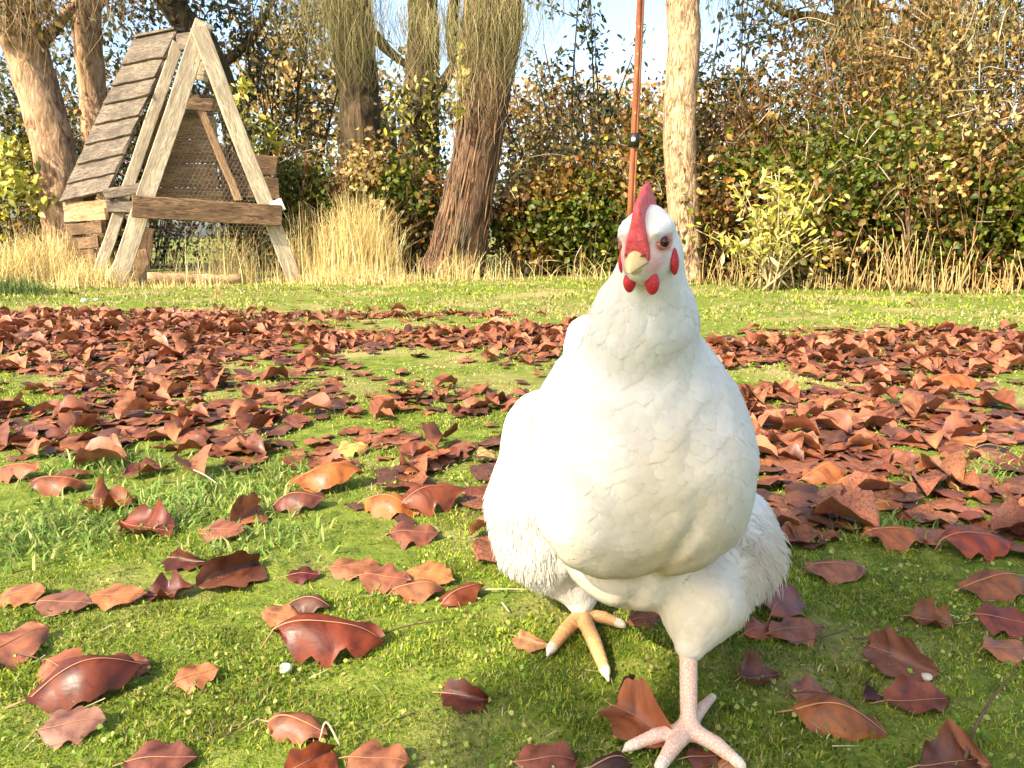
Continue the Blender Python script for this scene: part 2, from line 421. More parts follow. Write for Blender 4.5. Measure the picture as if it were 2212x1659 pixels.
HERO = [
 # x, y, width, height (measured on the photo), yaw, palette, kind, label
 (715, 1378, 225, 92, .10, (0.20, 0.040, 0.014), 'arch', "large glossy mahogany leaf arched over the moss, with a pale midrib"),
 (190, 1462, 205, 115, .45, (0.17, 0.040, 0.020), 'arch', "large dark mahogany curled leaf crossed by a white midrib"),
 (140, 1445, 120, 70, -.5, (0.40, 0.15, 0.09), 'flat', "pinkish leaf tucked behind the big dark curled leaf"),
 (285, 1432, 90, 40, -.3, (0.36, 0.13, 0.07), 'flat', "small tan leaf poking out behind the big dark curled leaf"),
 (155, 1568, 125, 58, .25, (0.30, 0.16, 0.14), 'flat', "greyish mauve blotchy leaf lying flat below the big curled leaf"),
 (640, 1568, 140, 70, -.35, (0.28, 0.11, 0.06), 'arch', "brown leaf humped like a bridge with a straw across it"),
 (672, 1645, 85, 52, .8, (0.30, 0.08, 0.035), 'fold', "red brown folded leaf standing at the bottom edge"),
 (350, 1652, 150, 34, .1, (0.24, 0.09, 0.07), 'flat', "purplish brown leaf cut by the bottom edge"),
 (815, 1648, 140, 44, -.2, (0.40, 0.17, 0.10), 'flat', "pale tan leaf cut by the bottom edge"),
 (1005, 1502, 108, 44, -.25, (0.12, 0.030, 0.018), 'fold', "dark maroon leaf with a long drawn-out tip"),
 (425, 1462, 80, 44, .5, (0.45, 0.20, 0.10), 'flat', "small orange tan leaf alone on the moss"),
 (30, 1390, 95, 82, 1.2, (0.42, 0.18, 0.12), 'flat', "round pinkish leaf cut by the left edge"),
 (45, 1290, 100, 38, .1, (0.42, 0.19, 0.09), 'flat', "tan leaf at the left edge touching a purple one"),
 (142, 1305, 120, 34, -.1, (0.26, 0.12, 0.09), 'flat', "purple brown leaf between two tan leaves"),
 (258, 1292, 110, 34, .15, (0.46, 0.21, 0.10), 'flat', "tan leaf with wavy rim right of the purple one"),
 (366, 1272, 96, 50, .2, (0.13, 0.030, 0.020), 'cup', "dark maroon leaf with both sides raised like wings"),
 (655, 1246, 68, 24, .1, (0.12, 0.022, 0.016), 'flat', "small dark maroon sliver of leaf on bright moss"),
 (500, 1226, 85, 62, 1.0, (0.16, 0.060, 0.035), 'fold', "dark twisted leaf standing on edge"),
 (405, 1206, 90, 30, -.25, (0.11, 0.035, 0.020), 'fold', "thin dark rolled leaf beside the twisted one"),
 (765, 1224, 108, 42, .1, (0.36, 0.16, 0.09), 'flat', "tan scalloped leaf, leftmost of the heap beside the hen"),
 (832, 1252, 110, 48, -.2, (0.32, 0.13, 0.08), 'flat', "pinkish brown leaf in the middle of the heap beside the hen"),
 (932, 1248, 100, 46, -.4, (0.48, 0.23, 0.09), 'flat', "orange tan leaf at the back of the heap beside the hen"),
 (905, 1278, 112, 48, .2, (0.36, 0.16, 0.085), 'arch', "ribbed brown leaf at the front of the heap beside the hen"),
 (1000, 1282, 88, 60, .6, (0.22, 0.060, 0.028), 'arch', "glossy red brown humped leaf, rightmost of the heap beside the hen"),
 (318, 1132, 130, 70, -.3, (0.19, 0.042, 0.020), 'cup', "glossy boat-shaped leaf with a dark hollow"),
 (480, 1152, 100, 40, -.15, (0.34, 0.14, 0.10), 'flat', "pinkish brown leaf lying right of the boat-shaped leaf"),
 (645, 1088, 112, 54, .1, (0.20, 0.070, 0.055), 'arch', "maroon brown leaf below the bright orange arched leaf"),
 (708, 1038, 145, 72, .25, (0.46, 0.17, 0.045), 'arch', "bright orange glossy arched leaf at the rim of the leaf drift"),
 (533, 1102, 55, 72, 1.3, (0.36, 0.15, 0.09), 'fold', "pinkish leaf standing upright left of the maroon one"),
 (240, 1075, 95, 76, .5, (0.28, 0.09, 0.030), 'cup', "puffed glossy brown leaf curled into a ball"),
 (128, 1046, 112, 50, .1, (0.26, 0.085, 0.030), 'arch', "glossy brown leaf left of the ball-shaped leaf"),
 (38, 1012, 105, 72, -.2, (0.34, 0.12, 0.055), 'arch', "orange brown humped leaf at the left edge of the drift"),
 (842, 1092, 125, 60, -.35, (0.44, 0.16, 0.045), 'arch', "orange leaf arched like a bridge near the hen's wing"),
 (895, 1156, 110, 48, .1, (0.26, 0.10, 0.065), 'flat', "brown pointed leaf on the moss below the orange bridge leaf"),
 (938, 1075, 135, 92, .5, (0.26, 0.075, 0.032), 'arch', "big rumpled glossy brown leaf beside the hen's wing"),
 (660, 1306, 110, 38, -.2, (0.15, 0.070, 0.055), 'arch', "dark grey brown leaf arching behind the large mahogany leaf"),
 (610, 1330, 85, 30, -.1, (0.46, 0.22, 0.11), 'flat', "small tan leaf left of the large mahogany leaf"),
 (760, 964, 72, 44, .3, (0.62, 0.46, 0.16), 'flat', "pale yellow leaf with a ragged rim in the brown drift"),
 (1050, 972, 34, 40, .9, (0.62, 0.48, 0.22), 'flat', "tiny pale yellow leaf close to the hen's wing"),
 (2000, 895, 62, 30, -.5, (0.75, 0.60, 0.04), 'flat', "bright lemon yellow leaf in the brown drift"),
 (40, 718, 44, 20, -.2, (0.72, 0.62, 0.36), 'flat', "pale cream leaf far off at the left edge"),
 (1686, 1290, 84, 66, 1.0, (0.30, 0.125, 0.11), 'flat', "mauve pointed leaf beside the hen's fluffy thigh"),
 (1808, 1236, 135, 34, 0, (0.36, 0.16, 0.10), 'arch', "pinkish brown leaf lying along the edge of the shade"),
 (1640, 1358, 70, 40, .4, (0.42, 0.13, 0.07), 'flat', "orange red leaf behind the hen's thigh feathers"),
 (1720, 1362, 120, 34, .1, (0.36, 0.15, 0.10), 'flat', "pink brown leaf with a long tip in the shade by the hen"),
 (1640, 1448, 92, 64, .3, (0.20, 0.075, 0.055), 'cup', "dark crumpled leaf with a hollow opening near the hen's leg"),
 (1815, 1532, 190, 100, -.28, (0.30, 0.115, 0.035), 'arch', "large orange brown arched leaf with a long pale stalk"),
 (1750, 1478, 90, 50, .3, (0.36, 0.15, 0.11), 'flat', "dull pink leaf behind the large orange brown arched leaf"),
 (1870, 1478, 34, 44, 1.1, (0.11, 0.045, 0.045), 'fold', "small dark leaf standing behind the large arched leaf"),
 (1982, 1494, 140, 52, .05, (0.24, 0.075, 0.040), 'cup', "brown wavy leaf with two raised lobes in the shade"),
 (1945, 1402, 100, 88, -.8, (0.24, 0.115, 0.095), 'fold', "purple brown leaf standing on edge in the shade"),
 (2015, 1326, 84, 50, -.4, (0.22, 0.080, 0.035), 'cup', "brown cupped leaf in the shade below the long rolled leaf"),
 (2155, 1270, 165, 48, .05, (0.28, 0.11, 0.045), 'arch', "long rolled brown leaf at the right edge"),
 (2172, 1345, 105, 56, -.5, (0.22, 0.060, 0.045), 'flat', "maroon leaf with pale specks at the right edge"),
 (2175, 1402, 110, 40, .1, (0.42, 0.18, 0.10), 'flat', "dull tan leaf at the right edge in the shade"),
 (2050, 1630, 135, 72, .1, (0.16, 0.070, 0.050), 'cup', "dark brown leaf in the bottom right corner"),
 (2078, 1606, 60, 84, -1.0, (0.36, 0.17, 0.12), 'fold', "pinkish leaf leaning out of the dark corner leaf"),
 (1385, 1540, 105, 112, -.9, (0.38, 0.14, 0.07), 'fold', "reddish brown leaf standing behind the hen's front foot"),
 (1325, 1640, 95, 46, .3, (0.08, 0.030, 0.024), 'arch', "almost black leaf left of the hen's front foot"),
 (1586, 1642, 74, 52, .5, (0.52, 0.26, 0.12), 'arch', "orange tan leaf lying over the toe of the hen's front foot"),
 (1520, 1632, 80, 44, .1, (0.15, 0.050, 0.032), 'flat', "dark brown leaf between the toes of the front foot"),
 (1180, 1648, 135, 40, .1, (0.28, 0.095, 0.065), 'flat', "brown leaf at the bottom edge left of the hen"),
 (1358, 1482, 36, 40, 1.0, (0.14, 0.040, 0.036), 'fold', "small dark maroon leaf between the hen's feet"),
 (1390, 1335, 70, 40, .2, (0.30, 0.13, 0.11), 'flat', "mauve leaf seen under the hen's belly"),
 (1150, 1390, 70, 22, -.5, (0.55, 0.33, 0.20), 'fold', "pale rolled leaf sliver by the hen's rear toe"),
 (2110, 1180, 160, 56, .1, (0.36, 0.075, 0.035), 'arch', "shiny red leaf with bright highlights at the right edge of the drift"),
 (1935, 1168, 130, 44, -.1, (0.42, 0.15, 0.06), 'arch', "orange brown wavy leaf left of the shiny red leaf"),
 (2065, 824, 105, 40, .15, (0.46, 0.16, 0.05), 'arch', "orange glossy leaf humped above the far drift"),
 (2145, 970, 65, 38, -.3, (0.035, 0.022, 0.022), 'arch', "almost black curled leaf on the right of the drift"),
 (1780, 1025, 110, 60, .3, (0.42, 0.16, 0.06), 'arch', "golden brown rumpled leaf right of the hen's breast"),
 (1860, 1040, 100, 50, -.2, (0.40, 0.14, 0.05), 'arch', "orange brown leaf overlapping the rumpled golden one"),
]
KINDS = {'arch': dict(roll=.95, arch=.9, ripple=.05, ratio=.60), 'flat': dict(roll=.25, arch=.35, ripple=.05, ratio=.70),
         'fold': dict(roll=.5, arch=.5, ripple=.05, fold=1.3, ratio=.75, twist=.7), 'cup': dict(roll=-1.1, arch=-.35, ripple=.09, ratio=.75)}
M_RIB = m_plain("leaf_midrib", (0.36, 0.19, 0.10), 0.6)
def hero_leaves():
    for k, (px, py, w, h, yaw, col, kind, label) in enumerate(HERO):
        r = np.random.default_rng(100 + k)
        base = gnd(px, min(py + h * .32, 1700)); m = mpp(base)
        L = w * m / max(.55, abs(math.cos(yaw))) * 1.02
        kw = dict(KINDS[kind])
        V, T = leaf_geo(r, L, lobe=r.uniform(.07, .20), nu=19, ns=6, **kw)
        pitch = r.uniform(-.10, .10); rx = {'arch': .18, 'flat': r.uniform(.12, .34), 'fold': r.uniform(.6, 1.0), 'cup': r.uniform(.1, .35)}[kind]
        V = V @ rotm(yaw, pitch, rx).T
        V[:, 2] -= V[:, 2].min() + (0.004 if kind != 'arch' else .006)
        hh = h * m * 1.05
        ext = V[:, 2].max()
        V[:, 2] *= np.clip(hh * (.78 if kind != 'flat' else .5) / max(ext, 1e-4), .45, 1.7)
        V[:, 2] += 0.003
        c = np.array(col) * [.74, .62, .46] * r.uniform(.85, 1.15, (len(V), 1)) ** .5
        me = mesh_np("leaf", V, T, c, True, M_DEAD)
        base[2] = ground_z(base[0], base[1]) + .002
        o = link("fallen_leaf", me, None, base, label=label, category="leaf")
        # midrib and stalk
        ns = 7; rib = V.reshape(19, ns, 3)[:, ns // 2].copy(); rib[:, 2] += .0006
        e = rib[0] + (rib[0] - rib[1]) / (np.linalg.norm(rib[0] - rib[1]) + 1e-9) * L * r.uniform(.05, .30); e[2] = max(.001, e[2] * .3)
        tv, tt = tube(np.concatenate([[e], rib]), np.linspace(.0008, .0002, 20) * (1.0 if kind == 'arch' else .6), 5)
        link("stalk", mesh_np("leaf_stalk", tv, tt, None, True, M_RIB), o)
hero_leaves()

ZONES = [(130, "by the left edge"), (290, "below the coop's left foot"), (450, "below the coop netting"), (580, "below the cross board"), (700, "below the coop's right foot"),
         (840, "below the golden grass clump"), (960, "left of the shaggy trunk"), (1120, "below the shaggy trunk"), (1420, "behind the hen's wing"), (1640, "behind the hen"), (1720, "beside the hen's breast"),
         (1800, "below the yellow shrub"), (1880, "right of the yellow shrub"), (1980, "below the dense stalks"), (2080, "right of the dense stalks"), (9999, "by the right edge")]
def drift_leaves():
    pts = []
    N = 26000
    y = np.sqrt(rng.uniform(.60 ** 2, 3.95 ** 2, N)); x = rng.uniform(-1, 1, N) * (0.74 * y + .1)
    dens = leaf_density(x, y)
    keep = rng.random(N) < dens * 0.50
    x, y = x[keep], y[keep]
    # a few strays on the open moss and on the far lawn
    n2 = 26; ys = rng.uniform(3.6, 6.2, n2); xs = rng.uniform(-.7, .7, n2) * ys
    x, y = np.concatenate([x, xs]), np.concatenate([y, ys])
    o = np.argsort(y); x, y = x[o], y[o]
    # keep clear of the hen's feet and of the hand-placed leaves
    hb = np.array([gnd(a[0], min(a[1] + a[3] * .32, 1700))[:2] for a in HERO])
    d = np.sqrt(((np.stack([x, y], 1)[:, None] - hb[None]) ** 2).sum(-1)).min(1)
    feet = np.hypot(x - .075, y - .62) < .14
    ok = ((d > .045) | (y > 1.5)) & ~feet
    x, y = x[ok], y[ok]
    variants = []
    for k in range(36):
        r = np.random.default_rng(500 + k)
        kind = ['arch', 'flat', 'flat', 'cup', 'flat', 'fold', 'flat'][k % 7]
        kw = dict(KINDS[kind]); kw['roll'] *= r.uniform(.3, 1.1); kw['arch'] *= r.uniform(.2, 1.2)
        V, T = leaf_geo(r, 1.0, lobe=r.uniform(.06, .22), nu=9, ns=3, **kw)
        V[:, 2] -= V[:, 2].min()
        col = np.array(PAL_ALL[r.integers(len(PAL_ALL))]) * [.66, .60, .50] * r.uniform(.75, 1.2) + [.045, .024, .014]
        cv = col * r.uniform(.8, 1.2, (len(V), 1))
        cn = "dark maroon" if col.max() < .125 else "red brown" if col[1] < .06 else "orange tan" if col[1] > .115 else "pinkish brown"
        sn = {'arch': "humped", 'flat': "lying flat", 'cup': "cupped upwards", 'fold': "folded"}[kind]
        variants.append((V, T, cv, mesh_np("drift_leaf", V, T, cv, True, M_DEAD), cn, sn))
    A = Acc(); nb = 232
    for i in range(len(x)):
        r = rng
        v = variants[r.integers(36)]
        sz = (.032 + .054 * r.random() ** 1.5) * (1 if i >= nb else 1.12) if y[i] < 3.9 else r.uniform(.04, .08)
        yaw, pi, ro = r.uniform(0, 6.28), r.normal(0, .12), r.normal(0, .15)
        z = float(ground_z(x[i], y[i])) + r.uniform(.000, .006) + abs(ro) * sz * .22
        if i < nb:
            u_ = x[i] / y[i]
            pxx = (u_ * F + 512) / SC
            zone = [z_ for lim, z_ in ZONES if pxx < lim][0]
            rank = "rim" if y[i] < 1.12 + (.25 if pxx < 1200 else -.1) else "front" if y[i] < 1.5 else "middle"
            lab = f"{'large' if sz > .076 else 'small' if sz < .058 else 'medium'} {v[4]} leaf {v[5]} in the drift's {rank}, {zone}"
            o = link("fallen_leaf", v[3], None, (x[i], y[i], z), label=lab, category="leaf", group=lab.replace(" leaf ", " leaves ")[:80])
            o.rotation_euler = (ro, pi, yaw); o.scale = (sz, sz, sz)
        else:
            M = rotm(yaw, pi, ro)
            A.add(v[0] @ M.T * sz + [x[i], y[i], z], v[1], v[2])
    link("leaf_litter", A.mesh("leaf_litter", M_DEAD), kind="stuff", label="thick drift of red brown fallen leaves across the lawn", category="leaves")
    print("drift leaves", len(x))
drift_leaves()

# ------------------------------------------------------------------ A-frame coop
def place(o, M, root):
    o.matrix_basis = Matrix.Translation(-root.location) @ M
def box_mesh(name, l, w, t, mat, jit=0.004, seg=7, r=None, taper=0.0):
    r = r or rng
    xs = np.linspace(-l / 2, l / 2, seg)
    ring = np.array([(-1, -1), (1, -1), (1, 1), (-1, 1)]) * .5
    bev = .12
    pr = []
    for a, b in ((-1, -1), (1, -1), (1, 1), (-1, 1)):
        e = min(w, t) * bev
        c0 = np.array([a * w / 2, b * t / 2])
        if a * b > 0: pr += [c0 - [a * e, 0], c0 - [0, b * e]] if False else [c0 - [0, b * e], c0 - [a * e, 0]]
        else: pr += [c0 - [a * e, 0], c0 - [0, b * e]]
    pr = np.array(pr); c = np.arctan2(pr[:, 1] / t, pr[:, 0] / w); pr = pr[np.argsort(c)]
    V = []
    for k, x in enumerate(xs):
        wob = r.normal(0, jit, 2); f = 1 - taper * k / (seg - 1)
        for p in pr: V.append((x + (r.normal(0, jit * 1.5) if k in (0, seg - 1) else 0), p[0] * f + wob[0] * .7, p[1] + wob[1] * .35))
    V = np.array(V); m = len(pr); F_ = []
    for k in range(seg - 1):
        for j in range(m):
            a, b = k * m + j, k * m + (j + 1) % m
            F_ += [(a, b, b + m), (a, b + m, a + m)]
    c0, c1 = len(V), len(V) + 1
    V = np.concatenate([V, [V[:m].mean(0)], [V[-m:].mean(0)]])
    for j in range(m):
        F_ += [(c0, (j + 1) % m, j), (c1, (seg - 1) * m + j, (seg - 1) * m + (j + 1) % m)]
    return mesh_np(name, V, np.array(F_), None, False, mat)
def plank(name, A, B, wdir, w, t, mat, root, jit=.004, taper=0.0):
    A, B = Vector(A), Vector(B); x = (B - A).normalized(); n = x.cross(Vector(wdir)).normalized(); y = n.cross(x)
    M = Matrix.Translation((A + B) / 2) @ Matrix((x, y, n)).transposed().to_4x4()
    o = link(name, box_mesh(name, (B - A).length, w, t, mat, jit, taper=taper), root)
    place(o, M, root); return o

def build_coop():
    LF, RF, AP = at(250, 606, 6.0), at(634, 612, 6.65), at(436, 62, 6.33)
    LF[2] = RF[2] = 0.0
    BK = at(300, 90, 7.1); rv = BK - AP
    root = thing("chicken_coop", Vector((LF + RF) / 2 + rv * .4), "weathered wooden A-frame chicken coop with wire front in the dry grass", "coop")
    root.location.z = 0
    fd = (RF - LF) / np.linalg.norm(RF - LF)
    nF = np.cross(fd, [0, 0, 1]); nF /= np.linalg.norm(nF)          # towards the camera
    px = mpp(at(430, 300, 6.3))
    o1 = plank("front_rafter", LF, AP + fd * .02 + [0, 0, .05], fd, 36 * px, .045, M_WOOD_PALE, root)
    o2 = plank("front_rafter", RF + nF * .05, AP - fd * .03 + nF * .05, fd, 34 * px, .045, M_WOOD_PALE, root)
    plank("ridge_beam", AP - nF * .05 - [0, 0, .07], BK - [0, 0, .06], [0, 0, 1], .13, .045, M_WOOD_GREY, root)
    # second frame, inside
    f2 = rv * .36
    plank("inner_rafter", LF + f2, AP + f2 - [0, 0, .08], fd, 24 * px, .05, M_WOOD_PALE, root)
    plank("inner_rafter", at(515, 432, 6.85), at(420, 205, 6.75), fd, 17 * px, .05, M_WOOD_TAN, root)
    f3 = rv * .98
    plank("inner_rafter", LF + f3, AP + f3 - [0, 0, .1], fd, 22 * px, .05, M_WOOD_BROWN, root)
    # cross boards of the front
    plank("cross_board", at(286, 446, 5.98) - nF * .01, at(604, 466, 6.53) + nF * .06, [0, 0, 1], 46 * px, .04, M_WOOD_BROWN, root)
    plank("cross_board", at(392, 223, 6.42), at(486, 229, 6.50), [0, 0, 1], 26 * px, .03, M_WOOD_BROWN, root)
    plank("cross_board", at(228, 420, 6.30), at(322, 404, 6.25), [0, 0, 1], 22 * px, .03, M_WOOD_GREY, root)
    plank("cross_board", at(232, 444, 6.34), at(300, 448, 6.30), [0, 0, 1], 26 * px, .03, M_WOOD_GREY, root)
    # gusset boards at the apex
    plank("gusset", at(424, 150, 6.40), at(452, 158, 6.42), [0, 0, 1], 40 * px, .02, M_WOOD_PALE, root)
    # back wall: wide boards
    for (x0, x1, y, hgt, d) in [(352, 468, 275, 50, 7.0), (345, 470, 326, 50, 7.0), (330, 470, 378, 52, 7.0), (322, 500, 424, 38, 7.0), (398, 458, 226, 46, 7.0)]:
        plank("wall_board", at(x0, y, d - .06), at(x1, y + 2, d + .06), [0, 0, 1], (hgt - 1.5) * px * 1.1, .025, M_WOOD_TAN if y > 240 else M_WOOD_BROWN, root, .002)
    plank("wall_board", at(352, 130, 6.95), at(322, 410, 6.75), fd, 34 * px, .025, M_WOOD_TAN, root)
    plank("wall_board", at(480, 318, 7.02), at(494, 432, 7.02), fd, 26 * px, .025, M_WOOD_BROWN, root)
    # nest box boards at the right
    plank("wall_board", at(500, 352, 7.05), at(598, 358, 7.15), [0, 0, 1], 46 * px, .03, M_WOOD_BROWN, root)
    plank("wall_board", at(500, 402, 7.05), at(602, 408, 7.15), [0, 0, 1], 52 * px, .03, M_WOOD_BROWN, root)
    # roof: overlapping boards
    TL, TR = at(298, 86, 7.1), at(388, 68, 6.62); BR, BL = at(244, 410, 6.36), at(138, 436, 6.85)
    e1, e2 = TR - TL, BL - TL; nr = np.cross(e2, e1); nr /= np.linalg.norm(nr)
    if nr[0] > 0: nr = -nr
    cuts = [0, .16, .285, .40, .525, .645, .765, .885, 1.0]
    for k in range(8):
        a, b = cuts[k], cuts[k + 1] + .018
        j = rng.normal(0, .012, 4)
        la, lb = TL + (BL - TL) * a, TL + (BL - TL) * b
        ra, rb = TR + (BR - TR) * a, TR + (BR - TR) * b
        ex = (ra - la) / np.linalg.norm(ra - la)
        la, lb, ra, rb = la + ex * j[0], lb + ex * j[1], ra + ex * j[2], rb + ex * j[3]
        up0, up1 = .012, .040
        A_, B_ = (la + lb) / 2 + nr * (up0 + up1) / 2, (ra + rb) / 2 + nr * (up0 + up1) / 2
        wd = ((la + ra) / 2 + nr * up0) - ((lb + rb) / 2 + nr * up1)
        plank("roof_board", A_, B_, wd, np.linalg.norm(wd), .026, M_WOOD_GREY, root, .004)
    plank("ridge_board", TL + [0, 0, .02], TR + [0, 0, .02], np.cross(e1, [0, 0, 1]), .10, .02, M_WOOD_GREY, root)
    # side wall below the eave
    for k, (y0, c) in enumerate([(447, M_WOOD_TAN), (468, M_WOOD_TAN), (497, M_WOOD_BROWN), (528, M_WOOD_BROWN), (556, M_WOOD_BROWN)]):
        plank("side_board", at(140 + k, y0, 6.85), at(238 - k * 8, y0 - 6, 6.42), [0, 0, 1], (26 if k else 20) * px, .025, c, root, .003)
    # lower parts
    plank("leaning_board", at(318, 492, 6.32), at(304, 606, 6.25), fd, 30 * px, .03, M_WOOD_BROWN, root)
    plank("leaning_board", at(298, 540, 6.18), at(312, 610, 6.18), fd, 34 * px, .03, M_WOOD_TAN, root)
    v, t = tube(curve_pts([at(318, 600, 6.1), at(420, 603, 6.25), at(524, 604, 6.42)], 12), np.array([.045 + .006 * math.sin(k * 2.1) for k in range(12)]), 9)
    lg = link("bottom_rail", mesh_np("bottom_rail", v - np.array(root.location), t, None, True, M_WOOD_TAN), root)
    # paper tag
    plank("tag", at(588, 449, 6.48), at(612, 440, 6.50), [0, .1, 1], 27 * px, .008, m_plain("pale_tag", (0.72, 0.66, 0.50), .7), root, .001)
    # wire netting over the whole front, hexagonal cells
    A = Acc(); c = .042; hgt = AP[2]
    off = -nF * .035
    def P(a, z): return LF + fd * a + [0, 0, z] + off
    wid = np.linalg.norm(RF - LF); apx = np.dot(AP - LF, fd)
    lean = (AP - LF) - fd * apx; lean[2] = 0
    segs = []
    rows = int(hgt / (c * .75)); 
    for i in range(rows):
        z = i * c * .75
        for j in range(int(wid / (c * .866)) + 2):
            a = j * c * .866 + (c * .433 if i % 2 else 0)
            segs += [((a, z), (a, z + c * .5)), ((a, z + c * .5), (a - c * .433, z + c * .75)), ((a, z + c * .5), (a + c * .433, z + c * .75))]
    for (p, q) in segs:
        ok = True
        for (a, z) in (p, q):
            lo, hi = apx * z / hgt, wid + (apx - wid) * z / hgt
            if a < lo - .01 or a > hi + .01 or z > hgt * .93: ok = False
        if not ok: continue
        p3, q3 = P(*p) + lean * p[1] / hgt, P(*q) + lean * q[1] / hgt
        d = q3 - p3; n = np.cross(d, nF); n /= np.linalg.norm(n); r_ = .0009
        V = np.array([p3 - n * r_, p3 + n * r_, p3 + nF * r_, q3 - n * r_, q3 + n * r_, q3 + nF * r_])
        A.add(V, [(0, 3, 2), (3, 5, 2), (2, 5, 1), (5, 4, 1), (0, 1, 4), (0, 4, 3)], (1, 1, 1))
    link("wire_netting", A.mesh("wire_netting", M_WIRE, root.location, False), root)
    # straw litter inside is grass of its own; a water pan far inside
build_coop()

# ------------------------------------------------------------------ vegetation helpers
def in_ellipsoid(n, c, r, shell=.35, clump=0.0, nclump=14):
    """points towards the shell of an ellipsoid, gathered in clumps"""
    d = rng.normal(0, 1, (n, 3)); d /= np.linalg.norm(d, axis=1)[:, None]
    rad = rng.uniform(shell, 1, n) ** .6
    if clump:
        cd = rng.normal(0, 1, (nclump, 3)); cd /= np.linalg.norm(cd, axis=1)[:, None]
        cd *= rng.uniform(.45, 1.0, (nclump, 1))
        k = rng.integers(0, nclump, n)
        return np.asarray(c) + (cd[k] + rng.normal(0, clump, (n, 3))) * np.asarray(r)
    return np.asarray(c) + d * rad[:, None] * np.asarray(r)
P_BRAMBLE = [(0.05, 0.09, 0.008), (0.085, 0.13, 0.010), (0.13, 0.165, 0.016), (0.20, 0.195, 0.025)]
P_BROWN = [(0.14, 0.075, 0.020), (0.20, 0.115, 0.030), (0.27, 0.160, 0.045), (0.08, 0.045, 0.014), (0.33, 0.22, 0.08), (0.24, 0.10, 0.028)]
P_CREAM = [(0.50, 0.40, 0.20), (0.56, 0.48, 0.24), (0.42, 0.29, 0.13)]
P_YELLOW = [(0.56, 0.48, 0.06), (0.46, 0.42, 0.07), (0.66, 0.58, 0.18), (0.30, 0.31, 0.05)]
P_OLIVE = [(0.075, 0.075, 0.02), (0.11, 0.10, 0.03), (0.16, 0.14, 0.045), (0.05, 0.055, 0.016)]
P_GOLD = [(0.45, 0.28, 0.08), (0.38, 0.25, 0.09), (0.30, 0.22, 0.07), (0.5, 0.36, 0.15)]
P_DARKG = [(0.03, 0.045, 0.012), (0.05, 0.065, 0.018), (0.07, 0.08, 0.02), (0.10, 0.10, 0.03)]
def mixpal_at(P, *pw):
    'palette chosen in patches: neighbours share it'
    n = len(P); w = np.array([q for _, q in pw]); cw = np.cumsum(w / w.sum())
    v = np.clip((fbm(P[:, 0] * 2.3 + P[:, 1], P[:, 2] * 2.3 + 11, 3) - .5) * 2.2 + .5 + rng.normal(0, .16, n), 0, .999)
    k = np.searchsorted(cw, v); out = np.zeros((n, 3))
    for i, (p, _) in enumerate(pw):
        q = k == i; out[q] = pal(p, q.sum())
    return out * rng.uniform(.5, 1.2, (n, 1)) * [.96, .90, .60]
def mixpal(n, *pw):
    out = np.zeros((n, 3)); k = rng.choice(len(pw), n, p=np.array([w for _, w in pw]) / sum(w for _, w in pw))
    for i, (p, _) in enumerate(pw):
        q = k == i; out[q] = pal(p, q.sum())
    return out
def canes(A, c, r, n, rad, col, h=1.0, lean=.6, droop=.5, sides=4):
    for _ in range(n):
        a = rng.uniform(0, 6.28); q = rng.uniform(0, .5)
        p0 = np.array([c[0] + math.cos(a) * r[0] * q, c[1] + math.sin(a) * r[1] * q, -.02])
        b = a + rng.normal(0, .5); e = rng.uniform(.5, 1.0) * h
        p2 = p0 + [math.cos(b) * lean * r[0], math.sin(b) * lean * r[1], e]
        p1 = (p0 + p2) / 2 + [0, 0, e * .12 * droop] + rng.normal(0, .04, 3)
        v, t = tube(curve_pts([p0, p1, p2], 7), np.linspace(rad, rad * .35, 7), sides)
        A.add(v, t, np.array(col) * rng.uniform(.7, 1.3))
def bush(name, label, cat, c, r, n, size, pw, aspect=.5, clump=0.0, nclump=14, shell=.3, ncane=14, canecol=(0.16, 0.09, 0.05), canerad=.008, group=None, droop=.3):
    """c: base centre on the ground, r: half-extents; leaves fill r about the height r[2]"""
    root = thing(name, Vector((c[0], c[1], 0)), label, cat, group)
    A = Acc(); z = c[2] if len(c) > 2 else r[2] * .95
    P = in_ellipsoid(n, (c[0], c[1], z), r, shell, clump, nclump)
    P = P[P[:, 2] > .02]
    leaf_cloud(A, P, size, mixpal_at(P, *pw), aspect, droop)
    link("foliage", A.mesh("foliage", M_FOLIAGE, root.location), root)
    B = Acc(); canes(B, c, r, ncane, canerad, canecol, z + r[2] * .7)
    for _ in range(int(26 * r[0] * r[2] * 2)):
        a_ = np.array([c[0], c[1] - r[1] * .45, z]) + rng.normal(0, .42, 3) * r; d_ = rng.normal(0, 1, 3) * [1, .4, .8] + [0, 0, .5]; d_ *= rng.uniform(.15, .45) / np.linalg.norm(d_)
        if a_[2] < .1: continue
        v, t = tube(curve_pts([a_, a_ + d_ * .55 + rng.normal(0, .03, 3), a_ + d_ + [0, 0, -.05]], 7), np.linspace(.0045, .0015, 7), 4)
        B.add(v, t, pal([(0.30, 0.21, 0.13), (0.20, 0.12, 0.07), (0.42, 0.33, 0.22)], 1)[0])
    link("stems", B.mesh("stems", M_TWIG, root.location), root, kind="stuff")
    return root
def hedge_y(x):
    """front line of the thicket: bends towards the camera on the right"""
    return 7.35 - 2.35 * smooth(.9, 3.4, x)

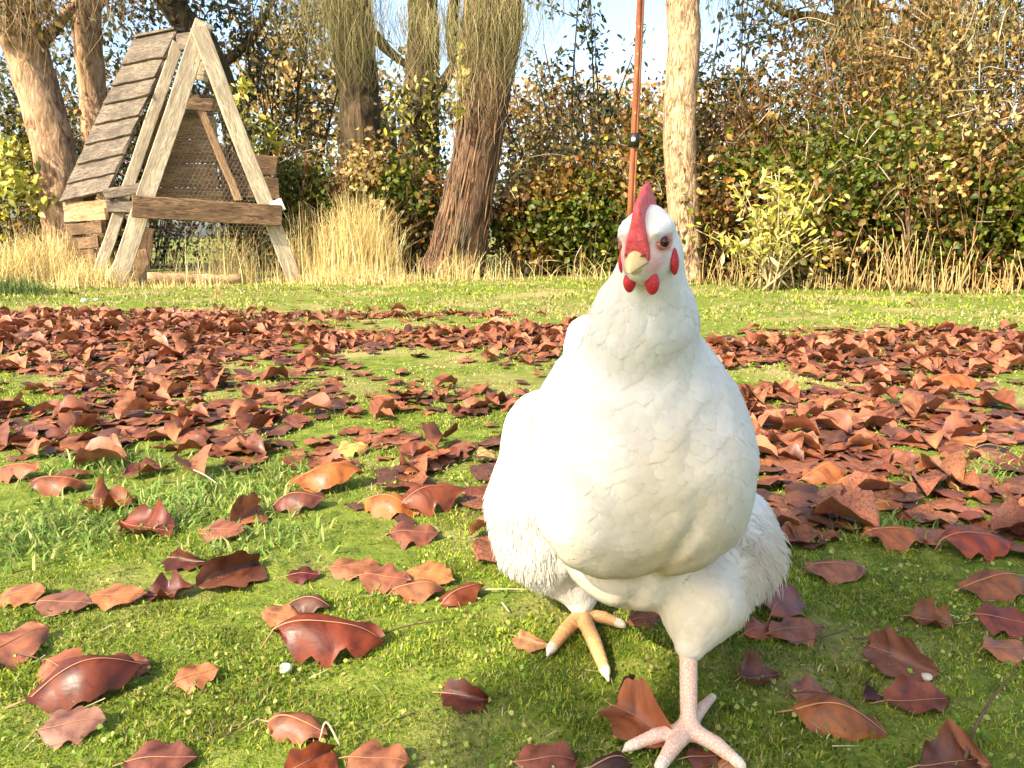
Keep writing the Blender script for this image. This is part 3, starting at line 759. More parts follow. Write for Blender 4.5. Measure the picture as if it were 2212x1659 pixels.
# ------------------------------------------------------------------ trees
def bark_rough(seed, amp=.10, freq=9, long=7):
    def f(n, s):
        a = np.arange(s) / s * freq; z = np.arange(n) / n * long
        Z, A_ = np.meshgrid(z, a, indexing='ij')
        q = fbm(A_ + seed, Z + seed * 3, 3); q = q * (1 - np.arange(s) / s)[None] + fbm(A_ - freq + seed, Z + seed * 3, 3) * (np.arange(s) / s)[None]
        return 1 + amp * (q - .5) * 2
    return f
def strands(A, P0, L, col, wd=.0035, sway=.25, seg=4, down=1.0):
    """thin hanging or arching twigs as narrow three-sided rods"""
    N = len(P0); a = rng.uniform(0, 6.28, N); d = np.stack([np.cos(a), np.sin(a), np.zeros(N)], 1)
    t = np.linspace(0, 1, seg)
    C = P0[:, None] + L[:, None, None] * (t[None, :, None] * np.array([0, 0, -down]) + (sway * np.sin(t * 2.2 + rng.uniform(0, 2, (N, 1))) )[..., None] * d[:, None])
    fa = rng.uniform(0, 6.28, N); s = np.stack([np.cos(fa), np.sin(fa), np.zeros(N)], 1)[:, None]; s2 = np.stack([-np.sin(fa), np.cos(fa), np.zeros(N)], 1)[:, None]
    w = (wd * np.linspace(1, .35, seg))[None, :, None]
    V = np.stack([C - s * w, C + s * w, C + s2 * w * 1.2], 2).reshape(-1, 3)
    base = np.arange(N)[:, None, None] * seg * 3 + np.arange(seg - 1)[None, :, None] * 3
    T = [base + q for q in ([0, 1, 4], [0, 4, 3], [1, 2, 5], [1, 5, 4], [2, 0, 3], [2, 3, 5])]
    A.add(V, np.concatenate([q.reshape(-1, 3) for q in T]), np.repeat(col, seg * 3, 0))
def tree(name, label, path, radii, barkmat, limbs, crown_pw, crown_n, crown_c, crown_r, leaf=.10, hang=None, seed=1, sides=40, amp=.11, aspect=.4, nclump=40):
    base = path[0]
    root = thing(name, Vector((base[0], base[1], 0)), label, "tree")
    P = curve_pts(path, 110); R = np.interp(np.linspace(0, 1, 110), np.linspace(0, 1, len(radii)), radii)
    A = Acc(); v, t = tube(P, R, max(sides, 36), bark_rough(seed, amp, 15, 26)); A.add(v, t, (1, 1, 1))
    link("trunk", A.mesh("trunk", barkmat, root.location), root)
    for lp, r0 in limbs:
        q = curve_pts(lp, 14); v, t = tube(q, np.linspace(r0, r0 * .35, 14), 9, bark_rough(seed + 5, .12, 5, 3))
        B = Acc(); B.add(v, t, (1, 1, 1)); link("limb", B.mesh("limb", barkmat, root.location), root)
    A = Acc()
    for c, r, n in zip(crown_c, crown_r, crown_n):
        Pq = in_ellipsoid(n, c, r, .2, .26, nclump)
        leaf_cloud(A, Pq, leaf, mixpal(len(Pq), *crown_pw), aspect, .8)
        m = max(20, n // 60)                                   # twigs that carry the leaves
        for _ in range(m):
            a = np.array(c) + rng.normal(0, .28, 3) * r; b = a + rng.normal(0, .35, 3) * r
            v, t = tube(curve_pts([a, (a + b) / 2 + rng.normal(0, .05, 3), b], 5), np.linspace(.010, .003, 5), 4)
            A.add(v, t, (0.07, 0.045, 0.028))
    if A.n: link("crown", A.mesh("crown", M_FOLIAGE, root.location), root)
    if hang:
        B = Acc()
        for (c, r, n, L, cols) in hang:
            Pq = np.asarray(c) + rng.normal(0, .5, (n, 3)) * r
            n = int(n * .62); Pq = Pq[:n]; strands(B, Pq, rng.uniform(.3, 1.1, n) * L, pal(cols, n), .0027, .38, 5)
        link("hanging_twigs", B.mesh("hanging_twigs", M_TWIG, root.location), root)
    return root
C_HANG = [(0.30, 0.26, 0.11), (0.20, 0.18, 0.07), (0.42, 0.34, 0.17), (0.13, 0.12, 0.05)]
C_HANGB = [(0.34, 0.22, 0.11), (0.22, 0.14, 0.07), (0.46, 0.35, 0.2)]
def wpx(w, Y): return w * .5 * SC / F * Y

def build_trees():
    # left leaning trunk
    Y = 7.5
    tree("leaning_tree", "thick orange barked trunk leaning left beside the coop", [at(150, 615, Y) * [1, 1, 0], at(140, 500, Y), at(118, 330, Y), at(62, 130, Y), at(10, -30, Y), at(-40, -300, Y), at(-60, -600, Y)],
         [wpx(92, Y), wpx(80, Y), wpx(80, Y), wpx(80, Y), wpx(82, Y), wpx(66, Y), wpx(40, Y)], M_BARK_PALE,
         [([at(60, 120, Y), at(150, 20, Y + .2), at(260, -160, Y + .5)], .07), ([at(-30, -200, Y), at(-200, -380, Y), at(-380, -500, Y - .3)], .08)],
         [(P_OLIVE, 2), (P_BROWN, 2), (P_GOLD, 1)], (1600, 500), [at(0, -420, Y), at(30, 20, Y - .2)], [(1.5, 1.0, .9), (.5, .25, .25)], .09,
         [(at(60, -60, Y - .3), (.7, .25, .25), 260, .7, C_HANGB), (at(20, 20, Y - .35), (.35, .15, .2), 160, .45, C_HANGB)], 1)
    Y = 8.3
    tree("slender_tree", "slender upright orange trunk rising behind the coop roof", [at(222, 600, Y) * [1, 1, 0], at(212, 350, Y), at(200, 200, Y), at(188, 60, Y), at(182, -150, Y), at(190, -500, Y)],
         [wpx(58, Y), wpx(52, Y), wpx(52, Y), wpx(54, Y), wpx(48, Y), wpx(25, Y)], M_BARK_PALE,
         [([at(190, 40, Y), at(270, -60, Y), at(330, -220, Y)], .05)],
         [(P_OLIVE, 2), (P_BROWN, 1)], (1100,), [at(200, -330, Y)], [(1.0, .8, .8)], .09, [(at(190, -40, Y - .2), (.6, .2, .3), 220, .7, C_HANGB)], 2)
    # dark leaning limb behind the coop apex
    Y = 9.2
    tree("dark_tree", "dark shaded trunk slanting behind the top of the coop", [at(545, 590, Y) * [1, 1, 0], at(520, 330, Y), at(455, 120, Y), at(385, 30, Y), at(330, -60, Y), at(230, -300, Y)],
         [.16, .15, .15, .15, .14, .08], M_BARK_DARK, [([at(470, 150, Y), at(560, 60, Y + .2), at(640, -120, Y + .4)], .06)],
         [(P_OLIVE, 3), (P_DARKG, 2), (P_BROWN, 2)], (2600, 700, 500), [at(360, -330, Y), at(330, 10, Y), at(570, 60, Y + .2)], [(1.6, 1.2, 1.0), (.8, .4, .35), (.7, .4, .5)], .09, None, 3)
    # the two mossy trunks in the middle, joined by a crossing limb
    Y = 9.0
    tree("mossy_tree", "mossy dark trunk draped with pale twigs right of the coop", [at(790, 590, Y) * [1, 1, 0], at(780, 300, Y), at(775, 200, Y), at(762, 100, Y), at(748, -20, Y), at(735, -260, Y), at(740, -500, Y)],
         [wpx(96, Y), wpx(84, Y), wpx(80, Y), wpx(88, Y), wpx(96, Y), wpx(80, Y), wpx(40, Y)], M_BARK_DARK,
         [([at(790, 60, Y), at(840, 110, Y + .05), at(890, 150, Y - .2)], .085), ([at(745, -60, Y), at(660, -200, Y), at(590, -380, Y)], .08)],
         [(P_OLIVE, 2), (P_GOLD, 1)], (1500, 260), [at(720, -380, Y), at(660, 60, Y)], [(1.5, 1.1, .8), (.55, .3, .4)], .08,
         [(at(745, -30, Y - .35), (.42, .12, .30), 800, .85, C_HANG), (at(770, 60, Y - .35), (.34, .10, .2), 420, .55, C_HANG), (at(650, -40, Y - .1), (.55, .3, .25), 420, .8, C_HANG)], 4)
    Y = 8.6
    tree("forked_tree", "upright olive trunk standing between the two shaggy ones", [at(905, 590, Y) * [1, 1, 0], at(905, 300, Y), at(912, 180, Y), at(914, 80, Y), at(912, -40, Y), at(920, -400, Y)],
         [wpx(96, Y), wpx(84, Y), wpx(72, Y), wpx(62, Y), wpx(58, Y), wpx(30, Y)], M_BARK_DARK, [([at(985, 130, Y - .1), at(978, 40, Y - .2), at(1000, -120, Y - .2)], .10), ([at(905, 230, Y), at(950, 190, Y - .05), at(985, 130, Y - .1)], .11)],
         [(P_OLIVE, 2), (P_YELLOW, 1)], (900, 520), [at(930, -380, Y), at(925, 240, Y - .35)], [(1.0, .9, .8), (.42, .2, .45)], .075, [(at(912, 30, Y - .25), (.24, .1, .2), 420, .7, C_HANG)], 5)
    # big shaggy red trunk
    Y = 7.25
    tree("shaggy_tree", "big leaning reddish shaggy barked trunk in the middle", [at(972, 606, Y) * [1, 1, 0], at(985, 560, Y), at(1010, 430, Y), at(1035, 300, Y), at(1050, 180, Y), at(1062, 60, Y), at(1068, -60, Y), at(1080, -350, Y), at(1090, -650, Y)],
         [wpx(150, Y), wpx(122, Y), wpx(102, Y), wpx(92, Y), wpx(100, Y), wpx(118, Y), wpx(112, Y), wpx(90, Y), wpx(40, Y)], M_BARK_RED,
         [([at(1060, 40, Y), at(1000, -40, Y + .1), at(960, -200, Y + .3)], .11), ([at(1075, -100, Y), at(1200, -260, Y), at(1330, -420, Y - .2)], .10)],
         [(P_OLIVE, 2), (P_GOLD, 2)], (2000,), [at(1090, -480, Y)], [(1.7, 1.2, .9)], .08,
         [(at(1052, 10, Y - .38), (.38, .10, .28), 800, .62, C_HANG), (at(1030, 150, Y - .32), (.22, .06, .2), 260, .45, C_HANGB), (at(1180, -120, Y - .1), (.5, .2, .25), 300, .75, C_HANG)], 6, 26, .15)
    # peeling bark strips of the shaggy trunk
    P5 = curve_pts([at(972, 606, Y) * [1, 1, 0], at(985, 560, Y), at(1010, 430, Y), at(1035, 300, Y), at(1050, 180, Y), at(1062, 60, Y), at(1068, -60, Y)], 60)
    R5 = np.interp(np.linspace(0, 1, 60), np.linspace(0, 1, 7), [wpx(w_, Y) for w_ in (150, 122, 102, 92, 100, 118, 112)])
    B5 = Acc(); t5 = bpy.data.objects["shaggy_tree"]
    for _ in range(420):
        i0 = rng.integers(1, 50); ln = rng.integers(4, 11); ii = np.arange(i0, min(i0 + ln, 59)); a_ = rng.uniform(0, 6.28)
        if len(ii) < 3: continue
        aa = a_ + np.linspace(0, rng.normal(0, .05), len(ii)); tt = np.linspace(-1, 1, len(ii))
        rr_ = R5[ii] * (1.02 + .10 * tt ** 2 * rng.uniform(0, 1.6))
        C5 = P5[ii] + np.stack([np.cos(aa) * rr_, np.sin(aa) * rr_, rng.normal(0, .004, len(ii))], 1)
        v, t = tube(C5, np.interp(np.linspace(0, 1, len(ii)), [0, .5, 1], [.002, rng.uniform(.005, .012), .002]), 5)
        B5.add(v, t, pal([(0.16, 0.085, 0.045), (0.24, 0.125, 0.065), (0.08, 0.05, 0.03), (0.32, 0.19, 0.10), (0.14, 0.11, 0.08)], 1)[0])
    link("bark_strips", B5.mesh("bark_strips", M_TWIG, t5.location), t5, kind="stuff")
    # pale thin trunk behind the hen
    Y = 6.6
    tree("pale_tree", "slim straight cream trunk with flaky bark behind the hen", [at(1480, 604, Y) * [1, 1, 0], at(1478, 470, Y), at(1468, 330, Y), at(1470, 200, Y), at(1478, 90, Y), at(1476, -30, Y), at(1490, -300, Y), at(1480, -600, Y)],
         [wpx(78, Y), wpx(66, Y), wpx(66, Y), wpx(66, Y), wpx(64, Y), wpx(66, Y), wpx(56, Y), wpx(30, Y)], M_BARK_CREAM,
         [([at(1480, -120, Y), at(1590, -240, Y), at(1700, -400, Y)], .06), ([at(1482, -200, Y), at(1380, -330, Y), at(1290, -480, Y)], .06)],
         [(P_OLIVE, 2), (P_BROWN, 1), (P_GOLD, 1)], (1700,), [at(1490, -480, Y)], [(1.3, 1.0, .8)], .08, None, 7, 22, .08)
    # dark trunks in the upper right
    Y = 7.6
    tree("willow_tree", "dark trunk with drooping willow twigs at the upper right", [at(1880, 620, Y) * [1, 1, 0], at(1885, 330, Y), at(1880, 200, Y), at(1862, 90, Y), at(1845, -20, Y), at(1820, -300, Y)],
         [.22, .20, .19, .20, .20, .12], M_BARK_DARK,
         [([at(1860, 90, Y), at(1780, 40, Y), at(1700, 30, Y - .1), at(1640, -10, Y)], .06), ([at(1880, 190, Y), at(1950, 80, Y), at(2010, -60, Y)], .10), ([at(1850, 20, Y), at(1760, -120, Y), at(1640, -260, Y)], .08)],
         [(P_OLIVE, 3), (P_BROWN, 2), (P_DARKG, 1)], (2300, 650, 420), [at(1900, -330, Y), at(1860, 120, Y - .4), at(1700, 60, Y - .2)], [(1.9, 1.1, .8), (.6, .25, .45), (.55, .25, .35)], .075,
         [(at(1830, 60, Y - .5), (.45, .2, .4), 420, .8, C_HANG), (at(2060, -20, Y - .6), (.6, .2, .35), 520, .9, C_HANG), (at(1640, -30, Y - .3), (.5, .2, .2), 260, .6, C_HANG)], 8)
    Y = 7.0
    tree("far_right_tree", "dark trunk half hidden in brown leaves at the top right corner", [at(2080, 620, Y) * [1, 1, 0], at(2060, 300, Y), at(2035, 60, Y), at(2010, -60, Y), at(2000, -350, Y)],
         [.16, .15, .14, .14, .08], M_BARK_DARK, [([at(2050, 260, Y - .5), at(2085, 200, Y - .8), at(2120, 130, Y - 1.0), at(2170, 60, Y - 1.0)], .035)],
         [(P_BROWN, 3), (P_OLIVE, 2), (P_GOLD, 1)], (1800, 1500), [at(2090, -300, Y), at(2080, 110, Y - .6)], [(1.4, 1.0, .8), (.75, .35, .6)], .075,
         [(at(2110, 20, Y - .9), (.6, .2, .35), 420, .7, C_HANG)], 9)
build_trees()

# ------------------------------------------------------------------ thicket
def build_thicket():
    # green bramble along the foot of the thicket, brown leaved shrubs above and behind
    spec = [
     # photo x of centre, depth behind the hedge line, half-width, half-depth, height, leaves, palette, label
     (40, .9, .9, .5, .95, 1700, [(P_OLIVE, 2), (P_YELLOW, 2), (P_BRAMBLE, 2), (P_BROWN, 1)], "bramble bush", "yellowing leafy bush left of the leaning trunk"),
     (300, 1.2, 1.2, .5, 1.0, 1500, [(P_DARKG, 3), (P_BROWN, 2), (P_BRAMBLE, 1)], "bramble bush", "dark bush in the shade behind the coop"),
     (690, .5, .75, .5, .62, 2000, [(P_BRAMBLE, 4), (P_BROWN, 2), (P_CREAM, .4)], "bramble bush", "green bramble between the coop and the mossy trunk"),
     (850, .45, .75, .5, .66, 2300, [(P_BRAMBLE, 4), (P_BROWN, 2), (P_CREAM, .4)], "bramble bush", "green bramble below the forked trunk"),
     (1150, .35, .55, .45, .62, 1700, [(P_BRAMBLE, 2), (P_BROWN, 4), (P_CREAM, .5)], "bramble bush", "browning bramble right of the shaggy trunk"),
     (1290, .25, .75, .5, .60, 2600, [(P_BRAMBLE, 6), (P_YELLOW, .6), (P_BROWN, 1)], "bramble bush", "bright green bramble left of the hen's head"),
     (1400, .5, .7, .5, .80, 2000, [(P_BRAMBLE, 3), (P_BROWN, 3), (P_YELLOW, .6), (P_CREAM, .3)], "bramble bush", "mixed green and brown bramble behind the hen's comb"),
     (1610, .40, .65, .45, .62, 1900, [(P_BRAMBLE, 2), (P_BROWN, 4), (P_CREAM, .5)], "bramble bush", "brown and green bramble behind the yellow shrub"),
     (1790, .35, .75, .5, .66, 2300, [(P_BRAMBLE, 5), (P_BROWN, 2), (P_CREAM, .3)], "bramble bush", "green bramble right of the yellow shrub"),
     (1960, .40, .8, .45, .66, 2200, [(P_BRAMBLE, 5), (P_BROWN, 2), (P_CREAM, .4)], "bramble bush", "green bramble above the row of dry stalks"),
     (2130, .45, .7, .45, .60, 1900, [(P_BRAMBLE, 4), (P_BROWN, 3), (P_CREAM, 1)], "bramble bush", "bramble with pale leaves at the right edge"),
     (2300, .45, .6, .45, .60, 1400, [(P_BRAMBLE, 4), (P_BROWN, 3), (P_CREAM, .6)], "bramble bush", "bramble reaching out of the right edge"),
    ]
    for (px, dy, rx, ry, hz, n, pw, cat, lab) in spec:
        u = (px * SC - 512) / F
        y = 7.0
        for _ in range(12): y = hedge_y(u * y) + dy
        bush("bramble_bush", lab, "bush", (u * y, y), (rx, ry, hz), int(n * 2.2), .058 if y > 6.3 else .048, pw, .72, .20, 60, .3, 26, (0.22, 0.11, 0.06), .006, "bramble bushes along the thicket")
    tall = [
     (60, 1.5, 1.0, .6, 1.4, 3000, [(P_OLIVE, 2), (P_DARKG, 3), (P_BROWN, 1), (P_YELLOW, .5)], "dark olive shrub behind the leaning trunk", 0),
     (300, 1.9, 1.3, .6, 1.5, 4400, [(P_DARKG, 3), (P_OLIVE, 2), (P_BROWN, 2)], "dark tall shrub behind the coop roof", 0),
     (575, 1.4, .62, .5, .95, 2500, [(P_BROWN, 4), (P_OLIVE, 2), (P_DARKG, 1), (P_YELLOW, .4)], "brown leaved shrub right of the coop apex", 0),
     (640, 2.4, .7, .5, .95, 1300, [(P_BROWN, 3), (P_OLIVE, 2), (P_GOLD, 1)], "brown shrub at the foot of the mossy trunk", 0),
     (870, 1.7, .8, .5, .80, 1500, [(P_OLIVE, 3), (P_BRAMBLE, 2), (P_BROWN, 2)], "olive shrub between the mossy trunks", 0),
     (1180, .9, .60, .5, .76, 1700, [(P_BROWN, 5), (P_CREAM, .6), (P_OLIVE, 1)], "copper leaved shrub right of the shaggy trunk", 0),
     (1330, 1.1, .8, .5, .78, 2000, [(P_BROWN, 4), (P_OLIVE, 2), (P_CREAM, .5)], "copper and olive shrub behind the hen's comb", 0),
     (1580, 1.0, .75, .5, 1.0, 2300, [(P_BROWN, 4), (P_OLIVE, 3), (P_BRAMBLE, 1), (P_CREAM, .4)], "olive and brown shrub right of the cream trunk", 0),
     (1720, 1.2, .9, .5, 1.15, 2900, [(P_BROWN, 3), (P_OLIVE, 4), (P_BRAMBLE, 1), (P_GOLD, 1)], "tall olive brown shrub below the gap of sky", 0),
     (1900, .9, .9, .5, 1.15, 3000, [(P_BROWN, 4), (P_OLIVE, 2), (P_GOLD, 2), (P_CREAM, .5)], "tall golden brown shrub under the willow", 0),
     (2060, .9, .9, .5, 1.20, 3000, [(P_BROWN, 4), (P_GOLD, 2), (P_OLIVE, 2), (P_CREAM, .4)], "tall rusty shrub left of the right edge", 0),
     (2200, .9, .8, .5, 1.20, 2600, [(P_BROWN, 4), (P_GOLD, 2), (P_OLIVE, 2)], "tall rusty shrub at the right edge", 0),
    ]
    for (px, dy, rx, ry, hz, n, pw, lab, _) in tall:
        u = (px * SC - 512) / F
        y = 7.0
        for _ in range(12): y = hedge_y(u * y) + dy
        bush("tall_shrub", lab, "shrub", (u * y, y), (rx, ry, hz), int(n * 1.8), .058 if y > 6.6 else .048, pw, .42, .20, 60, .2, 34, (0.13, 0.08, 0.05), .010, "tall autumn shrubs of the thicket", .5)
    # open, leafy young tree in front of the sky gap
    for (px, py, Y, rx, rz, n, lab, pw) in [(1260, 120, 9.5, 1.0, .95, 900, "airy dark leaved sapling against the sky left of the pole", [(P_DARKG, 4), (P_OLIVE, 1)]),
                                           (1580, 130, 9.0, .8, .8, 620, "airy olive sapling against the sky right of the cream trunk", [(P_OLIVE, 3), (P_DARKG, 2)]),
                                           (1170, 160, 10.5, .8, .7, 480, "thin golden sapling against the sky beside the shaggy trunk", [(P_GOLD, 2), (P_OLIVE, 2)]),
                                           (1700, 150, 9.0, .8, .8, 700, "airy green sapling against the sky below the willow limb", [(P_OLIVE, 2), (P_DARKG, 2), (P_BRAMBLE, 1)]),
                                           (480, 90, 10.0, .9, .9, 900, "airy sapling against the sky behind the coop apex", [(P_OLIVE, 2), (P_DARKG, 2), (P_BROWN, 2)]),
                                           (620, 60, 10.2, .9, .8, 800, "pale airy sapling against the sky between coop and mossy trunk", [(P_OLIVE, 3), (P_GOLD, 1)])]:
        c = at(px, py, Y)
        root = thing("sapling", Vector((c[0], c[1], 0)), lab, "tree", "airy saplings against the sky")
        A = Acc(); B = Acc()
        base = np.array([c[0], c[1], -.02])
        for k in range(7):
            e = c + rng.normal(0, .55, 3) * [rx, .5, rz]
            q = curve_pts([base + [rng.normal(0, .08), rng.normal(0, .08), 0], (base + e) / 2 + rng.normal(0, .15, 3), e], 12)
            v, t = tube(q, np.linspace(.022, .006, 12), 5); B.add(v, t, (0.06, 0.04, 0.028))
            for m in range(6):
                i = rng.integers(5, 12); p = q[i]; e2 = p + rng.normal(0, .3, 3) * [rx, .6, rz]
                qq = curve_pts([p, (p + e2) / 2 + rng.normal(0, .05, 3), e2], 7)
                v, t = tube(qq, np.linspace(.007, .003, 7), 4); B.add(v, t, (0.06, 0.04, 0.028))
                nn = n // 24 + 1
                lp = qq[rng.integers(1, 7, nn)] + rng.normal(0, .07, (nn, 3))
                leaf_cloud(A, lp, .085, mixpal(nn, *pw), .42, .4)
        link("trunk", B.mesh("sapling_stems", M_TWIG, root.location), root)
        link("crown", A.mesh("sapling_leaves", M_FOLIAGE, root.location), root)
    # bright yellow-green shrub
    c = gnd(1655, 630); c[1] = 5.5; c[0] = (1665 * SC - 512) / F * 5.5
    root = thing("yellow_shrub", Vector((c[0], c[1], 0)), "bright yellow leaved willow shrub right of the hen's head", "shrub")
    A, B = Acc(), Acc()
    for k in range(34):
        tx, ty = rng.normal(1680, 62), rng.uniform(350, 545)
        ty = max(ty, 350 + abs(tx - 1670) * .55)
        e = at(tx, ty, 5.45 + rng.normal(0, .12)); b0 = np.array([c[0] + rng.normal(0, .06), c[1] + rng.normal(0, .05), 0])
        q = curve_pts([b0, (b0 + e) / 2 + [0, 0, .06], e], 9)
        v, t = tube(q, np.linspace(.009, .003, 9), 4); B.add(v, t, (0.42, 0.33, 0.16))
        m = int(rng.integers(10, 34)); lp = q[rng.integers(4, 9, m)] + rng.normal(0, .05, (m, 3))
        leaf_cloud(A, lp, .080, mixpal(m, (P_YELLOW, 8), (P_CREAM, 1)), .30, -.6)
    link("stems", B.mesh("stems", M_TWIG, root.location), root)
    link("foliage", A.mesh("foliage", M_FOLIAGE, root.location), root)
    # creeper with yellow leaves right of the coop, small bright leaves near the trunks
    for (px, py, Y, r, n, lab) in [(520, 200, 7.6, (.14, .1, .22), 60, "yellow green creeper leaves beside the coop rafter"), (560, 290, 7.5, (.16, .1, .2), 70, "yellow green creeper hanging over the coop's right boards"),
                                   (985, 190, 6.9, (.10, .08, .3), 60, "bright yellow creeper climbing beside the shaggy trunk"), (45, 385, 7.2, (.30, .15, .25), 260, "bright yellow leaved bush at the left edge")]:
        c = at(px, py, Y)
        root = thing("yellow_creeper", Vector((c[0], c[1], 0)), lab, "creeper", "yellow leaved creepers")
        A, B = Acc(), Acc()
        leaf_cloud(A, in_ellipsoid(n, c, r, .1, .3, 7), .085, mixpal(n, (P_YELLOW, 5), (P_BRAMBLE, 1)), .5, .6)
        for k in range(3):
            v, t = tube(curve_pts([np.array([c[0] + rng.normal(0, .1), c[1], -.02]), (c * [1, 1, .5]) + rng.normal(0, .05, 3), c + rng.normal(0, .1, 3)], 9), np.linspace(.006, .003, 9), 4); B = Acc(); B.add(v, t, (0.2, 0.13, 0.07)); link("stem", B.mesh("stem", M_TWIG, root.location), root)
        link("foliage", A.mesh("foliage", M_FOLIAGE, root.location), root)
    # far golden trees
    for (px, py, Y, rx, rz, n, pw, lab) in [(660, 190, 17, 1.3, 1.5, 2400, [(P_GOLD, 5), (P_CREAM, 1)], "distant golden tree seen between coop and mossy trunk"),
                                            (850, 250, 19, 1.6, 1.3, 1500, [(P_OLIVE, 2), (P_GOLD, 2)], "distant olive tree seen between the mossy trunks"),
                                            (1200, 260, 20, 2.4, 1.1, 2200, [(P_GOLD, 3), (P_BROWN, 3)], "distant russet tree behind the shaggy trunk"),
                                            (1400, 255, 21, 2.6, 1.1, 2200, [(P_GOLD, 3), (P_BROWN, 2), (P_CREAM, 1)], "distant straw coloured tree behind the pole"),
                                            (1650, 300, 22, 3.2, 1.6, 2200, [(P_OLIVE, 3), (P_GOLD, 2)], "distant olive tree behind the yellow shrub"),
                                            (200, 250, 18, 3.2, 2.6, 2600, [(P_DARKG, 3), (P_OLIVE, 2)], "distant dark tree behind the coop roof"),
                                            (2050, 250, 18, 3.4, 2.6, 2600, [(P_BROWN, 3), (P_OLIVE, 2)], "distant brown tree at the far right")]:
        c = at(px, py, Y)
        root = thing("distant_tree", Vector((c[0], c[1], 0)), lab, "tree", "distant trees behind the thicket")
        A = Acc(); leaf_cloud(A, in_ellipsoid(n, c, (rx, 1.0, rz), .1, .27, 46), .17, mixpal(n, *pw), .55, .4)
        link("crown", A.mesh("crown", M_FOLIAGE, root.location), root)
        B = Acc(); v, t = tube(curve_pts([np.array([c[0], c[1], -.05]), c * [1, 1, .55], c], 10), np.linspace(.16, .05, 10), 7); B.add(v, t, (0.08, 0.055, 0.035))
        for k in range(6):
            e = c + rng.normal(0, .5, 3) * [rx, 1, rz]; v, t = tube(curve_pts([c * [1, 1, .6], (c + e) / 2, e], 7), np.linspace(.06, .015, 7), 5); B.add(v, t, (0.08, 0.055, 0.035))
        link("trunk", B.mesh("trunk", M_TWIG, root.location), root)
build_thicket()

# ------------------------------------------------------------------ dry grass clumps and stalks
C_STRAW = [(0.70, 0.55, 0.22), (0.60, 0.44, 0.16), (0.76, 0.64, 0.32), (0.42, 0.28, 0.11)]
def long_blades(A, R, h, wd, lean, col, seg=5):
    N = len(R); a = rng.uniform(0, 6.28, N); d = np.stack([np.cos(a), np.sin(a), np.zeros(N)], 1)
    fa = rng.normal(0, .6, N); s = np.stack([np.cos(fa), np.sin(fa), np.zeros(N)], 1)
    t = np.linspace(0, 1, seg)
    C = R[:, None] + h[:, None, None] * (np.stack([t * 0, t * 0, t], 1)[None] * (1 - .3 * lean[:, None, None] * t[None, :, None]) + (lean[:, None] * t[None] ** 2)[..., None] * d[:, None])
    w = wd[:, None, None] * (1 - t * .8)[None, :, None]
    V = np.stack([C - s[:, None] * w, C + s[:, None] * w], 2).reshape(-1, 3)
    b = np.arange(N)[:, None, None] * seg * 2 + np.arange(seg - 1)[None, :, None] * 2
    T = np.concatenate([(b + q).reshape(-1, 3) for q in ([0, 1, 3], [0, 3, 2])])
    A.add(V, T, np.repeat(col, seg * 2, 0))
def clump(lab, px, Y, rx, ry, n, h, lean=.35, wd=.004, cat="grass", name="dry_grass_clump", group="dry golden grass clumps", cols=C_STRAW):
    cx = (px * SC - 512) / F * Y
    root = thing(name, Vector((cx, Y, 0)), lab, cat, group)
    x = cx + rng.normal(0, rx * .5, n); y = Y + rng.normal(0, ry * .5, n)
    R = np.stack([x, y, ground_z(x, y) - .01], 1)
    hh = rng.uniform(.35, 1.0, n) * h * np.exp(-((x - cx) / (rx * 1.3)) ** 2)
    A = Acc(); long_blades(A, R, hh, rng.uniform(.5, 1.2, n) * wd, np.abs(rng.normal(0, lean, n)), pal(cols, n))
    link("blades", A.mesh("blades", M_STRAW, root.location), root, kind="stuff")
STALK = []
for _k in range(6):
    _v, _t = tube(curve_pts([(0, 0, 0), (rng.normal(0, .012), rng.normal(0, .012), .5), (rng.normal(0, .03), rng.normal(0, .03), 1)], 6), np.linspace(.0048, .0024, 6), 5)
    STALK.append(mesh_np("stalk", _v, _t, pal(C_STRAW, 1)[0], True, M_STRAW))
